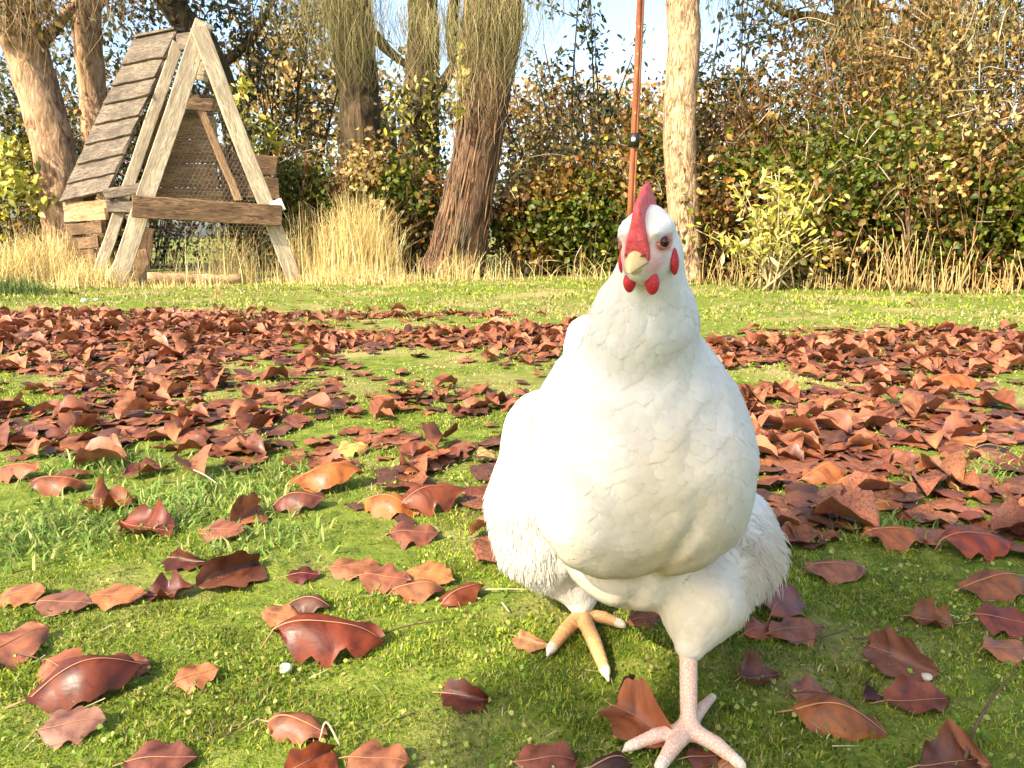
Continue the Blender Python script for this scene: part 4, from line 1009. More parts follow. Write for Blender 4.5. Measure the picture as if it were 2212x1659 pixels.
def build_dry():
    clump("golden dry grass clump standing between the coop and the shaggy trunk", 775, 6.75, .42, .30, 1300, .88, .30, .0045)
    clump("low golden grass mat below the tall clump", 770, 6.35, .6, .25, 900, .22, .8, .004)
    clump("thin dry stalks left of the tall golden clump", 668, 6.8, .30, .2, 240, .75, .25)
    clump("tall dry grass at the foot of the leaning trunk", 120, 6.7, .50, .35, 1100, .55, .55)
    clump("tangled dry grass at the left edge", 30, 6.4, .5, .35, 900, .45, .7)
    clump("dry grass in front of the coop's left foot", 205, 5.9, .32, .25, 420, .32, .7)
    clump("short dry grass in front of the coop netting", 400, 5.85, .75, .15, 260, .13, .6)
    clump("dry grass growing up inside the coop netting", 500, 6.55, .45, .2, 260, .55, .4)
    clump("pale straw at the foot of the shaggy trunk", 985, 6.75, .40, .2, 180, .36, .5)
    clump("straggling dry stems right of the shaggy trunk", 1110, 6.7, .45, .2, 60, .40, .6)
    clump("dry stems left of the hen's neck", 1250, 6.6, .3, .2, 40, .42, .8)
    clump("dark green weed at the left edge of the lawn", 25, 5.0, .30, .25, 500, .18, .7, .005, "weed", "weed", None, [(0.06, 0.10, 0.02), (0.10, 0.14, 0.03)])
    for k, (px, Y, n, h, lab) in enumerate([(1540, 6.1, 20, .45, "dry stalks at the foot of the cream trunk"), (1640, 5.9, 16, .42, "pale stalks below the yellow shrub"),
                             (1760, 5.6, 16, .40, "sparse pale stalks right of the yellow shrub"), (1860, 5.45, 24, .48, "tall pale stalks in the middle of the row"),
                             (1960, 5.3, 46, .52, "dense pale stalks in front of the green bramble"), (2050, 5.15, 40, .42, "dense pale stalks right of the middle of the row"), (2150, 5.0, 40, .32, "short pale stalks at the right end of the row")]):
        cx = (px * SC - 512) / F * Y
        root = thing("dry_stalks", Vector((cx, Y, 0)), lab, "stalks", "pale dry stalks along the thicket")
        for _ in range(n):
            p = np.array([rng.normal(0, .17), rng.normal(0, .08), -.01]); hh = h * rng.uniform(.2, 1.0) ** 1.3
            o = link("stalk", STALK[rng.integers(len(STALK))], root, p)
            o.scale = (1, 1, hh); o.rotation_euler = (rng.normal(0, .16), rng.normal(0, .16), rng.uniform(0, 6.28))
        A = Acc(); m = 26; x = cx + rng.normal(0, .2, m); y = Y + rng.normal(0, .1, m)
        long_blades(A, np.stack([x, y, np.zeros(m)], 1), rng.uniform(.05, .2, m), np.full(m, .004), np.abs(rng.normal(0, .6, m)), pal(C_STRAW, m))
        link("blades", A.mesh("blades", M_STRAW, root.location), root, kind="stuff")
build_dry()

# ------------------------------------------------------------------ pole behind the hen
def build_pole():
    Y = 5.4
    b, t_ = at(1361, 420, Y), at(1380, -20, Y); d = (t_ - b) / (t_[2] - b[2])
    foot, top = b - d * b[2], b + d * (3.6 - b[2])
    root = thing("wooden_pole", Vector(foot), "tall thin reddish brown pole with a black band rising behind the hen's comb", "pole")
    m1 = m_bark("pole_wood", (0.13, 0.040, 0.018), (0.24, 0.078, 0.034), (0.34, 0.13, 0.06), .08, 30, 0, .3)
    m2 = m_bark("pole_wood_dark", (0.12, 0.045, 0.02), (0.22, 0.085, 0.035), (0.32, 0.14, 0.06), .08, 30, 0, .3)
    r1 = 11 * .5 * SC / F * Y
    f = np.array(foot)
    v, t = tube(curve_pts([foot, (foot + top) / 2 + [.008, 0, 0], top], 24), np.full(24, r1), 12); link("rod", mesh_np("rod", v - f, t, None, True, m1), root)
    off = np.array([r1 * 1.55, .004, 0])
    v, t = tube(curve_pts([foot + off, (foot + top) / 2 + off + [.002, 0, 0], top + off], 24), np.full(24, r1 * .62), 10); link("rod", mesh_np("rod", v - f, t, None, True, m2), root)
    c = at(1370, 303, Y)
    v, t = tube([c - d * .045, c + d * .045], np.full(2, r1 * 1.9), 14); link("band", mesh_np("band", v - f, t, None, True, m_plain("black_tape", (0.012, 0.014, 0.012), .45, .4)), root)
    v, t = tube([c - d * .012 + [-.008, -r1 * 1.2, 0], c + d * .014 + [-.008, -r1 * 1.2, 0]], np.full(2, r1 * .9), 10); link("tape_patch", mesh_np("tape_patch", v - f, t, None, True, m_plain("pale_tape", (0.6, 0.55, 0.4), .6)), root)
    for py in (60, 118, 150, 245):
        c = at(1384 - py * .045, py, Y)
        v, t = tube([c - d * .03 + [-.006, -r1 * .62, 0], c + [-.006, -r1 * .62, 0], c + d * .03 + [-.006, -r1 * .62, 0]], np.array([r1 * .2, r1 * .5, r1 * .2]), 8); link("peeled_patch", mesh_np("peeled_patch", v - f, t, None, True, M_RIB), root)
build_pole()

# ------------------------------------------------------------------ hen
def surface_nets(D, org, h):
    s = D < 0
    nx, ny, nz = D.shape
    cnt = np.zeros((nx - 1, ny - 1, nz - 1), np.int8)
    for a in (0, 1):
        for b in (0, 1):
            for c in (0, 1): cnt += s[a:nx - 1 + a, b:ny - 1 + b, c:nz - 1 + c]
    act = (cnt > 0) & (cnt < 8)
    idx = -np.ones(act.shape, np.int64); I = np.argwhere(act); idx[act] = np.arange(len(I))
    acc = np.zeros((len(I), 3)); num = np.zeros(len(I))
    cor = [(a, b, c) for a in (0, 1) for b in (0, 1) for c in (0, 1)]
    for p in cor:
        for ax in range(3):
            if p[ax]: continue
            q = list(p); q[ax] = 1
            d0 = D[I[:, 0] + p[0], I[:, 1] + p[1], I[:, 2] + p[2]]; d1 = D[I[:, 0] + q[0], I[:, 1] + q[1], I[:, 2] + q[2]]
            m = (d0 < 0) != (d1 < 0)
            t = np.where(m, d0 / np.where(m, d0 - d1, 1), 0)
            pos = np.tile(np.array(p, float), (len(I), 1)); pos[:, ax] += t
            acc[m] += pos[m]; num[m] += 1
    V = (I + acc / num[:, None]) * h + np.asarray(org)
    Q = []
    for ax in range(3):
        o1, o2 = (ax + 1) % 3, (ax + 2) % 3
        sl0 = [slice(None)] * 3; sl1 = [slice(None)] * 3
        sl0[ax] = slice(0, -1); sl1[ax] = slice(1, None)
        for o in (o1, o2): sl0[o] = sl1[o] = slice(1, -1)
        e = s[tuple(sl0)] != s[tuple(sl1)]
        inside = s[tuple(sl0)]
        E = np.argwhere(e); ins = inside[e]
        E[:, o1] += 1; E[:, o2] += 1
        def cell(a, b):
            c = E.copy(); c[:, o1] -= a; c[:, o2] -= b
            return idx[c[:, 0], c[:, 1], c[:, 2]]
        q = np.stack([cell(1, 1), cell(0, 1), cell(0, 0), cell(1, 0)], 1)
        q[~ins] = q[~ins][:, ::-1]
        Q.append(q)
    Q = np.concatenate(Q); Q = Q[(Q >= 0).all(1)]
    return V, Q
def smin(a, b, k):
    h = np.clip(.5 + .5 * (b - a) / k, 0, 1)
    return b + (a - b) * h - k * h * (1 - h)
def s_ell(P, c, r, R=None):
    q = P - np.asarray(c, np.float32)
    if R is not None: q = q @ np.asarray(R, np.float32)
    r = np.asarray(r, np.float32)
    k0 = np.linalg.norm(q / r, axis=-1); k1 = np.linalg.norm(q / (r * r), axis=-1)
    return k0 * (k0 - 1) / (k1 + 1e-9)
def s_cone(P, a, b, ra, rb, ring=0, amp=0.0):
    a, b = np.asarray(a, np.float32), np.asarray(b, np.float32)
    ba = b - a; t = np.clip(((P - a) @ ba) / (ba @ ba), 0, 1)
    r = ra + (rb - ra) * t
    if ring: r = r * (1 + amp * np.abs(np.sin(t * np.pi * ring)))
    return np.linalg.norm(P - a - t[..., None] * ba, axis=-1) - r
def grid(lo, hi, h):
    ax = [np.arange(lo[k], hi[k], h, dtype=np.float32) for k in range(3)]
    return np.stack(np.meshgrid(*ax, indexing='ij'), -1)

def m_skin(name, c1, c2, rough=.45, sss=.0, scale=220.0, bump=.4):
    M = NT(name); f = M.noise(M.coords(), scale, 3)
    M.base(M.ramp(f, [(0.3, c1), (0.7, c2)]), rough, .4); M.bump(f, bump, .0012)
    if sss:
        M.p.inputs["Subsurface Weight"].default_value = sss; M.p.inputs["Subsurface Radius"].default_value = (.006, .002, .001); M.p.inputs["Subsurface Scale"].default_value = 1.0
    return M.m
M_COMB = m_skin("comb_red", (0.50, 0.045, 0.05), (0.68, 0.12, 0.11), .6, .15, 330.0, .8)
M_WATTLE = m_skin("wattle_crimson", (0.36, 0.012, 0.018), (0.56, 0.028, 0.035), .55, .1, 260.0, .9)
M_BEAK = m_skin("beak_horn", (0.62, 0.42, 0.17), (0.74, 0.56, 0.27), .4, 0, 90, .15)
def m_hen():
    M = NT("hen_body"); c = M.attr(); co = M.coords()
    f = M.noise(co, 60, 4)
    c = M.mix(1.0, c, M.ramp(f, [(0.3, (.93, .92, .90)), (0.7, (1, 1, 1))]), 'MULTIPLY')
    M.base(c, .85, .05)
    M.bump(M.noise(M.coords((1.0, 1.0, .55)), 85, 4, .6, .8), .45, .004)
    return M.m
def m_leg():
    M = NT("hen_leg_scales"); co = M.coords()
    v = M.n("ShaderNodeTexVoronoi"); v.inputs["Scale"].default_value = 380; M.l(co, v.inputs["Vector"])
    v.feature = 'DISTANCE_TO_EDGE'
    e = M.ramp(v.outputs[0], [(0.0, (.74, .62, .56)), (0.14, (1, 1, 1))])
    c = M.mix(1.0, M.attr(), e, 'MULTIPLY'); M.base(c, .45, .4); M.bump(v.outputs[0], .5, .001)
    return M.m
def build_hen():
    root = thing("hen", Vector((.075, .60, 0)), "white hen with red comb striding towards the camera across the lawn", "hen")
    RL = np.array(root.location)
    # ---- head frame: the face turns a little to the viewer's left
    HC = at(1402, 522, .475)
    fw = np.array([-.48, -.865, -.14]); fw /= np.linalg.norm(fw)
    rt = np.cross([0, 0, 1], fw); rt /= np.linalg.norm(rt)        # viewer's right when facing the camera
    if rt[0] < 0: rt = -rt
    up = np.cross(fw, rt); up = up if up[2] > 0 else -up
    hp = lambda r, f, u: HC + rt * r + fw * f + up * u
    HR = np.stack([rt, fw, up], 1)
    HRc = np.array(Matrix.Rotation(math.radians(7), 3, 'Z')) @ HR            # the comb flops a little aside
    # ---- feathered body
    h = .0034
    P = grid((-.10, .36, .015), (.27, .98, .44), h)
    pitch = np.array(Matrix.Rotation(math.radians(-14), 3, 'X') @ Matrix.Rotation(math.radians(8), 3, 'Z'))
    D = s_ell(P, at(1362, 950, .665), (.086, .150, .078), pitch)                     # trunk
    D = smin(D, s_ell(P, at(1373, 955, .565), (.0850, .084, .086)), .03)             # breast
    D = smin(D, s_ell(P, at(1306, 1080, .532), (.050, .045, .058)), .034)
    D = smin(D, s_ell(P, at(1470, 1060, .532), (.051, .045, .060)), .028)
    D = smin(D, s_cone(P, at(1378, 860, .557), at(1390, 700, .518), .060, .0350), .028)   # hackle
    D = smin(D, s_cone(P, at(1390, 700, .518), at(1408, 560, .487), .0350, .0205), .015)
    D = smin(D, s_ell(P, HC, (.0158, .024, .0232), HR), .009)
    D = smin(D, s_ell(P, hp(0, .012, -.011), (.0115, .016, .013), HR), .007)
    for sg in (1, -1): D = smin(D, s_cone(P, hp(.0112 * sg, .021, .0075), hp(.0138 * sg, .002, .0105), .0030, .0036), .006)   # brows
    D = smin(D, s_cone(P, at(1345, 830, .70), at(1275, 735, .86), .060, .030), .03)        # saddle
    D = smin(D, s_ell(P, at(1368, 1180, .61), (.064, .080, .045)), .014)                   # belly
    # wings and thighs sit behind the breast with a crease
    T_ = s_ell(P, at(1165, 975, .705), (.036, .105, .060), pitch)
    T_ = smin(T_, s_cone(P, at(1158, 1085, .685), at(1182, 1165, .685), .049, .047), .02)
    T_ = smin(T_, s_cone(P, at(1182, 1165, .685), at(1254, 1290, .680), .046, .017), .014)
    D = smin(D, T_, .006)
    T_ = s_ell(P, at(1505, 985, .675), (.032, .105, .060), pitch)
    T_ = smin(T_, s_cone(P, at(1592, 1130, .64), at(1595, 1195, .615), .032, .031), .02)
    T_ = smin(T_, s_cone(P, at(1602, 1195, .615), at(1510, 1305, .553), .032, .0315), .016)
    T_ = smin(T_, s_cone(P, at(1510, 1305, .553), at(1489, 1400, .530), .0315, .0110), .012)
    D = smin(D, T_, .006)
    # soft lumps of the plumage
    nz = .0010 * np.sin(P[..., 0] * 70 + 2.5 * np.sin(P[..., 2] * 55 + 1)) * np.sin(P[..., 2] * 75 + 2.5 * np.sin(P[..., 0] * 62 + P[..., 1] * 30))
    nz += .0030 * np.exp(-(((P[..., 0] - .117 - (P[..., 2] - .16) * .35) / .006) ** 2)) * smooth(.21, .17, P[..., 2]) * (P[..., 1] < .56)     # furrow of the keel
    body_w = 1 - smooth(.30, .345, P[..., 2])
    D = D + nz * body_w
    V, Q = surface_nets(D, (-.10, .36, .015), h)
    def grad(X):
        i = np.clip(((X - np.array([-.10, .36, .015])) / h), 1, np.array(D.shape) - 2.01); a = i.astype(int)
        g = [D[tuple((a + e).T)] - D[tuple((a - e).T)] for e in np.eye(3, dtype=int)]
        g = np.stack(g, 1); return g / (np.linalg.norm(g, axis=1)[:, None] + 1e-9)
    # colours: white, creamier below, pink bare skin on the face
    loc = (V - HC) @ HR
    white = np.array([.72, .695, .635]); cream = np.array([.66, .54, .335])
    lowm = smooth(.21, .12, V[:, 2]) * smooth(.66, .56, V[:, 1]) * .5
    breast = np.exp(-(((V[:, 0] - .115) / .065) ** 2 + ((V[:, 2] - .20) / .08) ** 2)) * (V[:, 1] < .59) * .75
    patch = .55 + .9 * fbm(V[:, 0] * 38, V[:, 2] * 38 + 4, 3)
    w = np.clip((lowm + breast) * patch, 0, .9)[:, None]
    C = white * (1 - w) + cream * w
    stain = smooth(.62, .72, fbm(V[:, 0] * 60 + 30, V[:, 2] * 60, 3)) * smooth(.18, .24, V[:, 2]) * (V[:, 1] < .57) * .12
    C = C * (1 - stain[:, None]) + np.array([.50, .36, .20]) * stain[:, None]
    ax_ = np.abs(loc[:, 0])
    cheek = np.exp(-(((ax_ - .0098) / .010) ** 2 + ((loc[:, 1] - .017) / .013) ** 2 + ((loc[:, 2] + .007) / .010) ** 2))
    orbit = np.exp(-(((ax_ - .0146) / .011) ** 2 + ((loc[:, 1] - .010) / .0085) ** 2 + ((loc[:, 2] - .0012) / .0062) ** 2))
    nose = np.exp(-((ax_ / .009) ** 2 + ((loc[:, 1] - .026) / .010) ** 2 + ((loc[:, 2] - .004) / .009) ** 2))
    cheek, orbit, nose = smooth(.30, .70, cheek), smooth(.32, .60, orbit), smooth(.3, .6, nose)
    C = C * (1 - .8 * cheek[:, None]) + np.array([.74, .46, .42]) * .8 * cheek[:, None]
    gape = smooth(.3, .7, np.exp(-(((ax_ - .0080) / .008) ** 2 + ((loc[:, 1] - .020) / .008) ** 2 + ((loc[:, 2] + .012) / .008) ** 2)))
    C = C * (1 - .35 * gape[:, None]) + np.array([.58, .14, .12]) * .35 * gape[:, None]
    C = C * (1 - orbit[:, None]) + np.array([.62, .22, .14]) * orbit[:, None]
    C = C * (1 - nose[:, None]) + np.array([.62, .08, .08]) * nose[:, None]
    face = np.maximum(np.maximum(cheek, orbit), nose)
    # ---- legs (same body mesh, finer)
    LV, LQ, LC = [], [], []
    n0 = len(V)
    def leg(hock, ankle, toes, hind, lo, hi, r0, col):
        hh = .0016
        G = grid(lo, hi, hh)
        d = s_cone(G, hock, ankle, r0 * 1.12, r0, 11, .05)
        d = smin(d, s_ell(G, ankle, (r0 * 1.25, r0 * 1.25, r0 * 1.15)), .004)
        for tp, rr in toes + [hind]:
            tp = np.asarray(tp); k = ankle + (tp - ankle) * .5; k[2] = max(tp[2], ankle[2] * .55) + .004
            a0 = ankle + np.array([0, 0, -.002])
            e = tp - (tp - k) * .18
            d = smin(d, s_cone(G, a0, k, rr * 1.15, rr, 5, .10), .004)
            d = smin(d, s_cone(G, k, e, rr, rr * .72, 5, .12), .0015)
            d = smin(d, s_cone(G, e, tp + [0, 0, -.002], rr * .55, rr * .22), .001)
        v, q = surface_nets(d, lo, hh)
        cc = np.tile(np.asarray(col), (len(v), 1))
        for tp, rr in toes + [hind]:
            m = np.linalg.norm(v - tp, axis=1) < .012
            cc[m] = (.74, .62, .46)
        return v, q, cc
    r_an = at(1487, 1578, .503); r_an[2] = max(r_an[2], .013)
    r_hk = at(1487, 1400, .530)
    tr = [(gnd(1418, 1668, .005), .0056), (gnd(1612, 1662, .005), .0054), (gnd(1345, 1618, .006), .0050)]
    v, q, c = leg(r_hk, r_an, tr, (gnd(1545, 1500, .005), .0040), (.05, .40, -.004), (.24, .60, .105), .0062, (.74, .50, .36)); LV.append(v); LQ.append(q); LC.append(c)  # front leg coloured paler for the shade it stands in
    l_an = at(1256, 1322, .676); l_an[2] = max(l_an[2], .014)
    l_hk = at(1254, 1285, .692)
    tl = [(gnd(1182, 1412, .006), .0062), (gnd(1314, 1466, .006), .0064), (gnd(1352, 1352, .006), .0056)]
    v, q, c = leg(l_hk, l_an, tl, (l_an + [-.005, .045, -.008], .004), (-.05, .56, -.004), (.14, .77, .075), .0068, (.64, .36, .15)); LV.append(v); LQ.append(q); LC.append(c)  # rear leg coloured deeper orange, warm sunlight put into the tint
    allV, allQ, allC, mi = [V], [Q], [C], [np.zeros(len(Q), np.int32)]
    o = len(V)
    for v, q, c in zip(LV, LQ, LC):
        allV.append(v); allQ.append(q + o); allC.append(c); mi.append(np.ones(len(q), np.int32)); o += len(v)
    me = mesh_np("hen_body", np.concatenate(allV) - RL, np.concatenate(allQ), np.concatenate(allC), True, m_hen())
    me.materials.append(m_leg()); me.polygons.foreach_set("material_index", np.concatenate(mi))
    link("body", me, root)
    # ---- plumage strands
    tri = np.concatenate([Q[:, [0, 1, 2]], Q[:, [0, 2, 3]]])
    ar = np.linalg.norm(np.cross(V[tri[:, 1]] - V[tri[:, 0]], V[tri[:, 2]] - V[tri[:, 0]]), axis=1)
    N = 130000
    cen = V[tri].mean(1); wgt = ar * np.where(cen[:, 1] > .72, .4, 1.0) * np.where(cen[:, 2] > .33, 2.2, 1.0)
    k = rng.choice(len(tri), N, p=wgt / wgt.sum())
    b = rng.dirichlet((1, 1, 1), N)
    R = (V[tri[k]] * b[..., None]).sum(1); cf = (C[tri[k]] * b[..., None]).sum(1)
    ff = (face[tri[k]] * b).sum(1)
    kp = ff < .25; R, cf = R[kp], cf[kp]; N = len(R)
    n = grad(R)
    flow = np.tile(np.array([0, .35, -1.0]), (N, 1))
    lr = (R - HC) @ HR
    headm = smooth(.335, .36, R[:, 2])
    flow = flow * (1 - headm[:, None]) + (np.array([0, .9, -.25]))[None] * headm[:, None]
    flow += rng.normal(0, .14, (N, 3)) + (.35 * (fbm(R[:, 0] * 55, R[:, 2] * 40, 2) - .5))[:, None] * np.array([1, 0, 0])
    t = flow - n * (flow * n).sum(1)[:, None]; t /= np.linalg.norm(t, axis=1)[:, None] + 1e-9
    thigh = np.clip((R[:, 1] > .575) * smooth(.17, .11, R[:, 2]) * ((R[:, 0] < .04) | (R[:, 0] > .14)), 0, 1)
    rthigh = smooth(.172, .19, R[:, 0]) * smooth(.16, .12, R[:, 2])
    L = (.0026 + .008 * thigh * rng.random(N) + .006 * rthigh * rng.random(N)) * rng.uniform(.6, 1.3, N) * (1 - .45 * headm)
    rise = .12 + .55 * np.maximum(thigh, rthigh) * rng.random(N) + .30 * rng.random(N)
    low = smooth(.075, .055, R[:, 2]); L *= 1 - .6 * low
    sel = (np.maximum(thigh, rthigh) > .12) | (R[:, 2] > .335) | (rng.random(N) < .06)
    R, n, t, L, rise, cf, thigh = R[sel], n[sel], t[sel], L[sel], rise[sel], cf[sel], thigh[sel]; N = len(R)
    pts = []
    for s in (0, .35, .7, 1.0):
        pts.append(R - n * .0006 + t * (L * s)[:, None] + n * (L * rise * (s - .35 * s * s))[:, None] + np.array([0, 0, -1.]) * (L * .18 * s * s)[:, None])
    X = np.stack(pts, 1)
    hc = bpy.data.hair_curves.new("plumage")
    hc.add_curves([4] * N)
    hc.attributes["position"].data.foreach_set("vector", (X - RL).astype(np.float32).ravel())
    ra = hc.attributes.get("radius") or hc.attributes.new("radius", 'FLOAT', 'POINT')
    ra.data.foreach_set("value", (np.array([.00042, .00042, .00034, .00012], np.float32)[None] * np.where(thigh > .3, .7, 1.0)[:, None]).astype(np.float32).ravel())
    ca = hc.attributes.new("tint", 'FLOAT_COLOR', 'POINT')
    cc = np.ones((N, 4, 4), np.float32); cc[..., :3] = (np.clip(cf * rng.uniform(.95, 1.05, (N, 1)), 0, .80))[:, None]
    ca.data.foreach_set("color", cc.ravel())
    M = NT("plumage_white"); M.base(M.attr(), .75, .1); M.translucent(M.attr(), .35)
    hc.materials.append(M.m)
    link("plumage", hc, root, kind="stuff")
    # ---- contour feathers, overlapping like soft scales
    nf = 11000
    k = rng.choice(len(tri), nf, p=wgt / wgt.sum()); bb = rng.dirichlet((1, 1, 1), nf)
    R = (V[tri[k]] * bb[..., None]).sum(1); cf = (C[tri[k]] * bb[..., None]).sum(1); ff = (face[tri[k]] * bb).sum(1)
    kp = (ff < .05) & (R[:, 2] > .062) & (R[:, 2] < .352); R, cf = R[kp], cf[kp]; nf = len(R)
    n = grad(R); neck = smooth(.255, .29, R[:, 2])
    flow = np.array([0, .30, -1.0]) + rng.normal(0, .13, (nf, 3)) + ((R[:, [0]] - .10) * (1 - neck[:, None]) * -1.5) * np.array([1, 0, 0])
    t = flow - n * (flow * n).sum(1)[:, None]; t /= np.linalg.norm(t, axis=1)[:, None] + 1e-9
    sd = np.cross(n, t)
    wing = ((R[:, 0] < .035) | (R[:, 0] > .165)) & (R[:, 1] > .60) & (R[:, 2] > .17)
    Lf = np.where(wing, .030, .017 + .006 * neck) * rng.uniform(.8, 1.25, nf) * np.where(R[:, 2] < .10, .7, 1) * (1 - .45 * smooth(.315, .345, R[:, 2])); Wf = Lf * np.where(neck > .5, .30, .40)
    ui = np.array([0, .3, .65, .88, 1.0]); wi = np.array([.45, .9, 1.0, .72, .25])
    rows = []
    for u_, w_ in zip(ui, wi):
        c_ = R - n * .0012 + t * (Lf * u_)[:, None] + n * (Lf * (.085 * u_ - .03 * u_ * u_))[:, None]
        for q_ in (-1, 0, 1):
            rows.append(c_ + sd * (Wf * w_ * q_)[:, None] - n * (Wf * .22 * abs(q_) * w_)[:, None] - t * (Lf * .05 * abs(q_))[:, None])
    FV = np.stack(rows, 1).reshape(-1, 3)
    def tri_d(X):
        i = np.clip((X - np.array([-.10, .36, .015])) / h, 1, np.array(D.shape) - 2.01); a = i.astype(int); f = i - a; r_ = 0
        for dx in (0, 1):
            for dy in (0, 1):
                for dz in (0, 1):
                    r_ = r_ + D[a[:, 0] + dx, a[:, 1] + dy, a[:, 2] + dz] * (f[:, 0] if dx else 1 - f[:, 0]) * (f[:, 1] if dy else 1 - f[:, 1]) * (f[:, 2] if dz else 1 - f[:, 2])
        return r_
    offs = np.tile(np.repeat(-.0006 + .0010 * ui, 3), nf) + np.repeat(rng.uniform(0, .0005, nf), 15) - np.tile(np.tile([.0003, 0, .0003], 5), nf)
    for _ in range(3):
        e_ = 1e-3; g_ = np.stack([tri_d(FV + np.eye(3)[k_] * e_) - tri_d(FV - np.eye(3)[k_] * e_) for k_ in range(3)], 1) / (2 * e_)
        gl = (g_ ** 2).sum(1)[:, None] + 1e-3
        FV = FV - g_ / gl * np.clip(tri_d(FV) - offs, -.006, .006)[:, None]
    nv = g_ / (np.linalg.norm(g_, axis=1)[:, None] + 1e-9)
    FT = []
    for i_ in range(4):
        for j_ in range(2):
            q0 = i_ * 3 + j_
            FT += [(q0, q0 + 3, q0 + 4), (q0, q0 + 4, q0 + 1)]
    FT = (np.arange(nf)[:, None, None] * 15 + np.array(FT)[None]).reshape(-1, 3)
    fc = np.clip(cf * rng.uniform(.96, 1.05, (nf, 1)), 0, .80)
    Mf = NT("feather_white"); Mf.base(Mf.attr(), .9, .0); Mf.translucent(Mf.attr(), .08)
    fm = mesh_np("feathers", FV - RL, FT, np.repeat(fc, 15, 0), True, Mf.m)
    edge = np.tile(np.repeat(ui, 3) * .12, nf)[:, None] * np.repeat(t, 15, 0) + np.tile(np.tile([-.12, 0, .12], 5), nf)[:, None] * np.repeat(sd, 15, 0)
    nn_ = nv + edge; nn_ /= np.linalg.norm(nn_, axis=1)[:, None]
    fm.normals_split_custom_set_from_vertices(nn_.tolist())
    link("feathers", fm, root, kind="stuff")
    # ---- comb: a thick, notched blade along the crown
    lo, hi, hh = (-.013, -.030, -.012), (.013, .040, .056), .0010
    G = grid(lo, hi, hh)
    ang = np.arctan2(G[..., 2] + .004, G[..., 1] + .002); rad = np.hypot(G[..., 2] + .004, G[..., 1] + .002)
    outer = .0285 + .0118 * smooth(-.1, .9, ang) * smooth(2.7, 1.6, ang) * (.68 + .32 * np.abs(np.cos(ang * 4.2 - .35)))
    thick = .0026 + .0042 * smooth(1.0, -.1, ang)
    thick = thick * np.clip(1.15 - (rad - .028) / .028, .35, 1.2)
    d = np.maximum(np.abs(G[..., 0]) - thick, rad - outer); d = np.maximum(d, .016 - rad); d = np.maximum(d, -.25 - ang); d = np.maximum(d, ang - 2.35)
    for _ in range(3):
        for ax in range(3): d = (np.roll(d, 1, ax) + 2 * d + np.roll(d, -1, ax)) / 4
    v, q = surface_nets(d, lo, hh)
    link("comb", mesh_np("comb", HC - rt * .0022 + v @ HRc.T - RL, q, None, True, M_COMB), root)
    # ---- beak
    def mandible(f0, f1, w0, z0, z1, hgt, sgn, drop, nm, parent):
        nt, na = 16, 14; Vb = []
        for i in range(nt):
            t = i / (nt - 1); f = f0 + (f1 - f0) * t
            wq = w0 * (1 - t ** 1.6) ** .8 + .0006; hq = hgt * (1 - t ** 2.2) ** .7 + .0006
            zc = z0 + (z1 - z0) * t - drop * t ** 3
            for a_ in np.linspace(0, np.pi, na):
                cx_, sx_ = math.cos(a_), math.sin(a_)
                Vb.append((np.sign(cx_) * abs(cx_) ** 1.25 * wq, f, zc + sgn * sx_ ** 1.15 * hq))
        q = []
        for i in range(nt - 1):
            for j in range(na):
                j2 = (j + 1) % na
                q.append((i * na + j, (i + 1) * na + j, (i + 1) * na + j2, i * na + j2))
        return link(nm, mesh_np(nm, HC + np.array(Vb) @ HR.T - RL, np.array(q), None, True, M_BEAK), parent)
    bk = mandible(.012, .0370, .0098, -.0080, -.0100, .0106, 1, .0036, "beak", root)
    mandible(.010, .0345, .0086, -.0090, -.0122, .0064, -1, .0, "lower_beak", bk)
    for sg in (1, -1):
        th = np.linspace(0, 1, 6)
        Pn = np.array([hp(sg * (.0066 - .002 * t), .0235 + .006 * t, -.0035 - .001 * t) for t in th])
        v, t = tube(Pn, np.array([.0002, .0008, .001, .001, .0007, .0002]), 6); link("nostril", mesh_np("nostril", v - RL, t, None, True, m_plain("nostril_dark", (.20, .06, .04), .7)), bk)
    # ---- eyes, wattles, earlobes
    def blob(name, c, r, mat, Rm=HR, parent=root, wob=.0):
        u, w_ = np.meshgrid(np.linspace(0, np.pi, 14), np.linspace(0, 2 * np.pi, 20, endpoint=False), indexing='ij')
        X = np.stack([np.sin(u) * np.cos(w_), np.sin(u) * np.sin(w_), np.cos(u)], -1)
        X[..., :2] *= (1 - .40 * np.clip(X[..., 2:3], 0, 1)) if wob else 1
        v = (X.reshape(-1, 3) * r) @ Rm.T + c - RL
        i, j = np.meshgrid(np.arange(13), np.arange(20), indexing='ij'); i, j = i.ravel(), j.ravel(); k2 = (j + 1) % 20
        q = np.stack([i * 20 + j, (i + 1) * 20 + j, (i + 1) * 20 + k2, i * 20 + k2], 1)
        return link(name, mesh_np(name, v, q, None, True, mat), parent)
    m_iris = m_skin("eye_amber", (0.055, 0.014, 0.006), (0.10, 0.025, 0.008), .15, 0, 300, .05)
    m_pupil = m_plain("eye_pupil", (0.006, 0.005, 0.005), .08, .6)
    m_lid = m_skin("eyelid_red", (0.50, 0.14, 0.09), (0.60, 0.24, 0.16), .6)
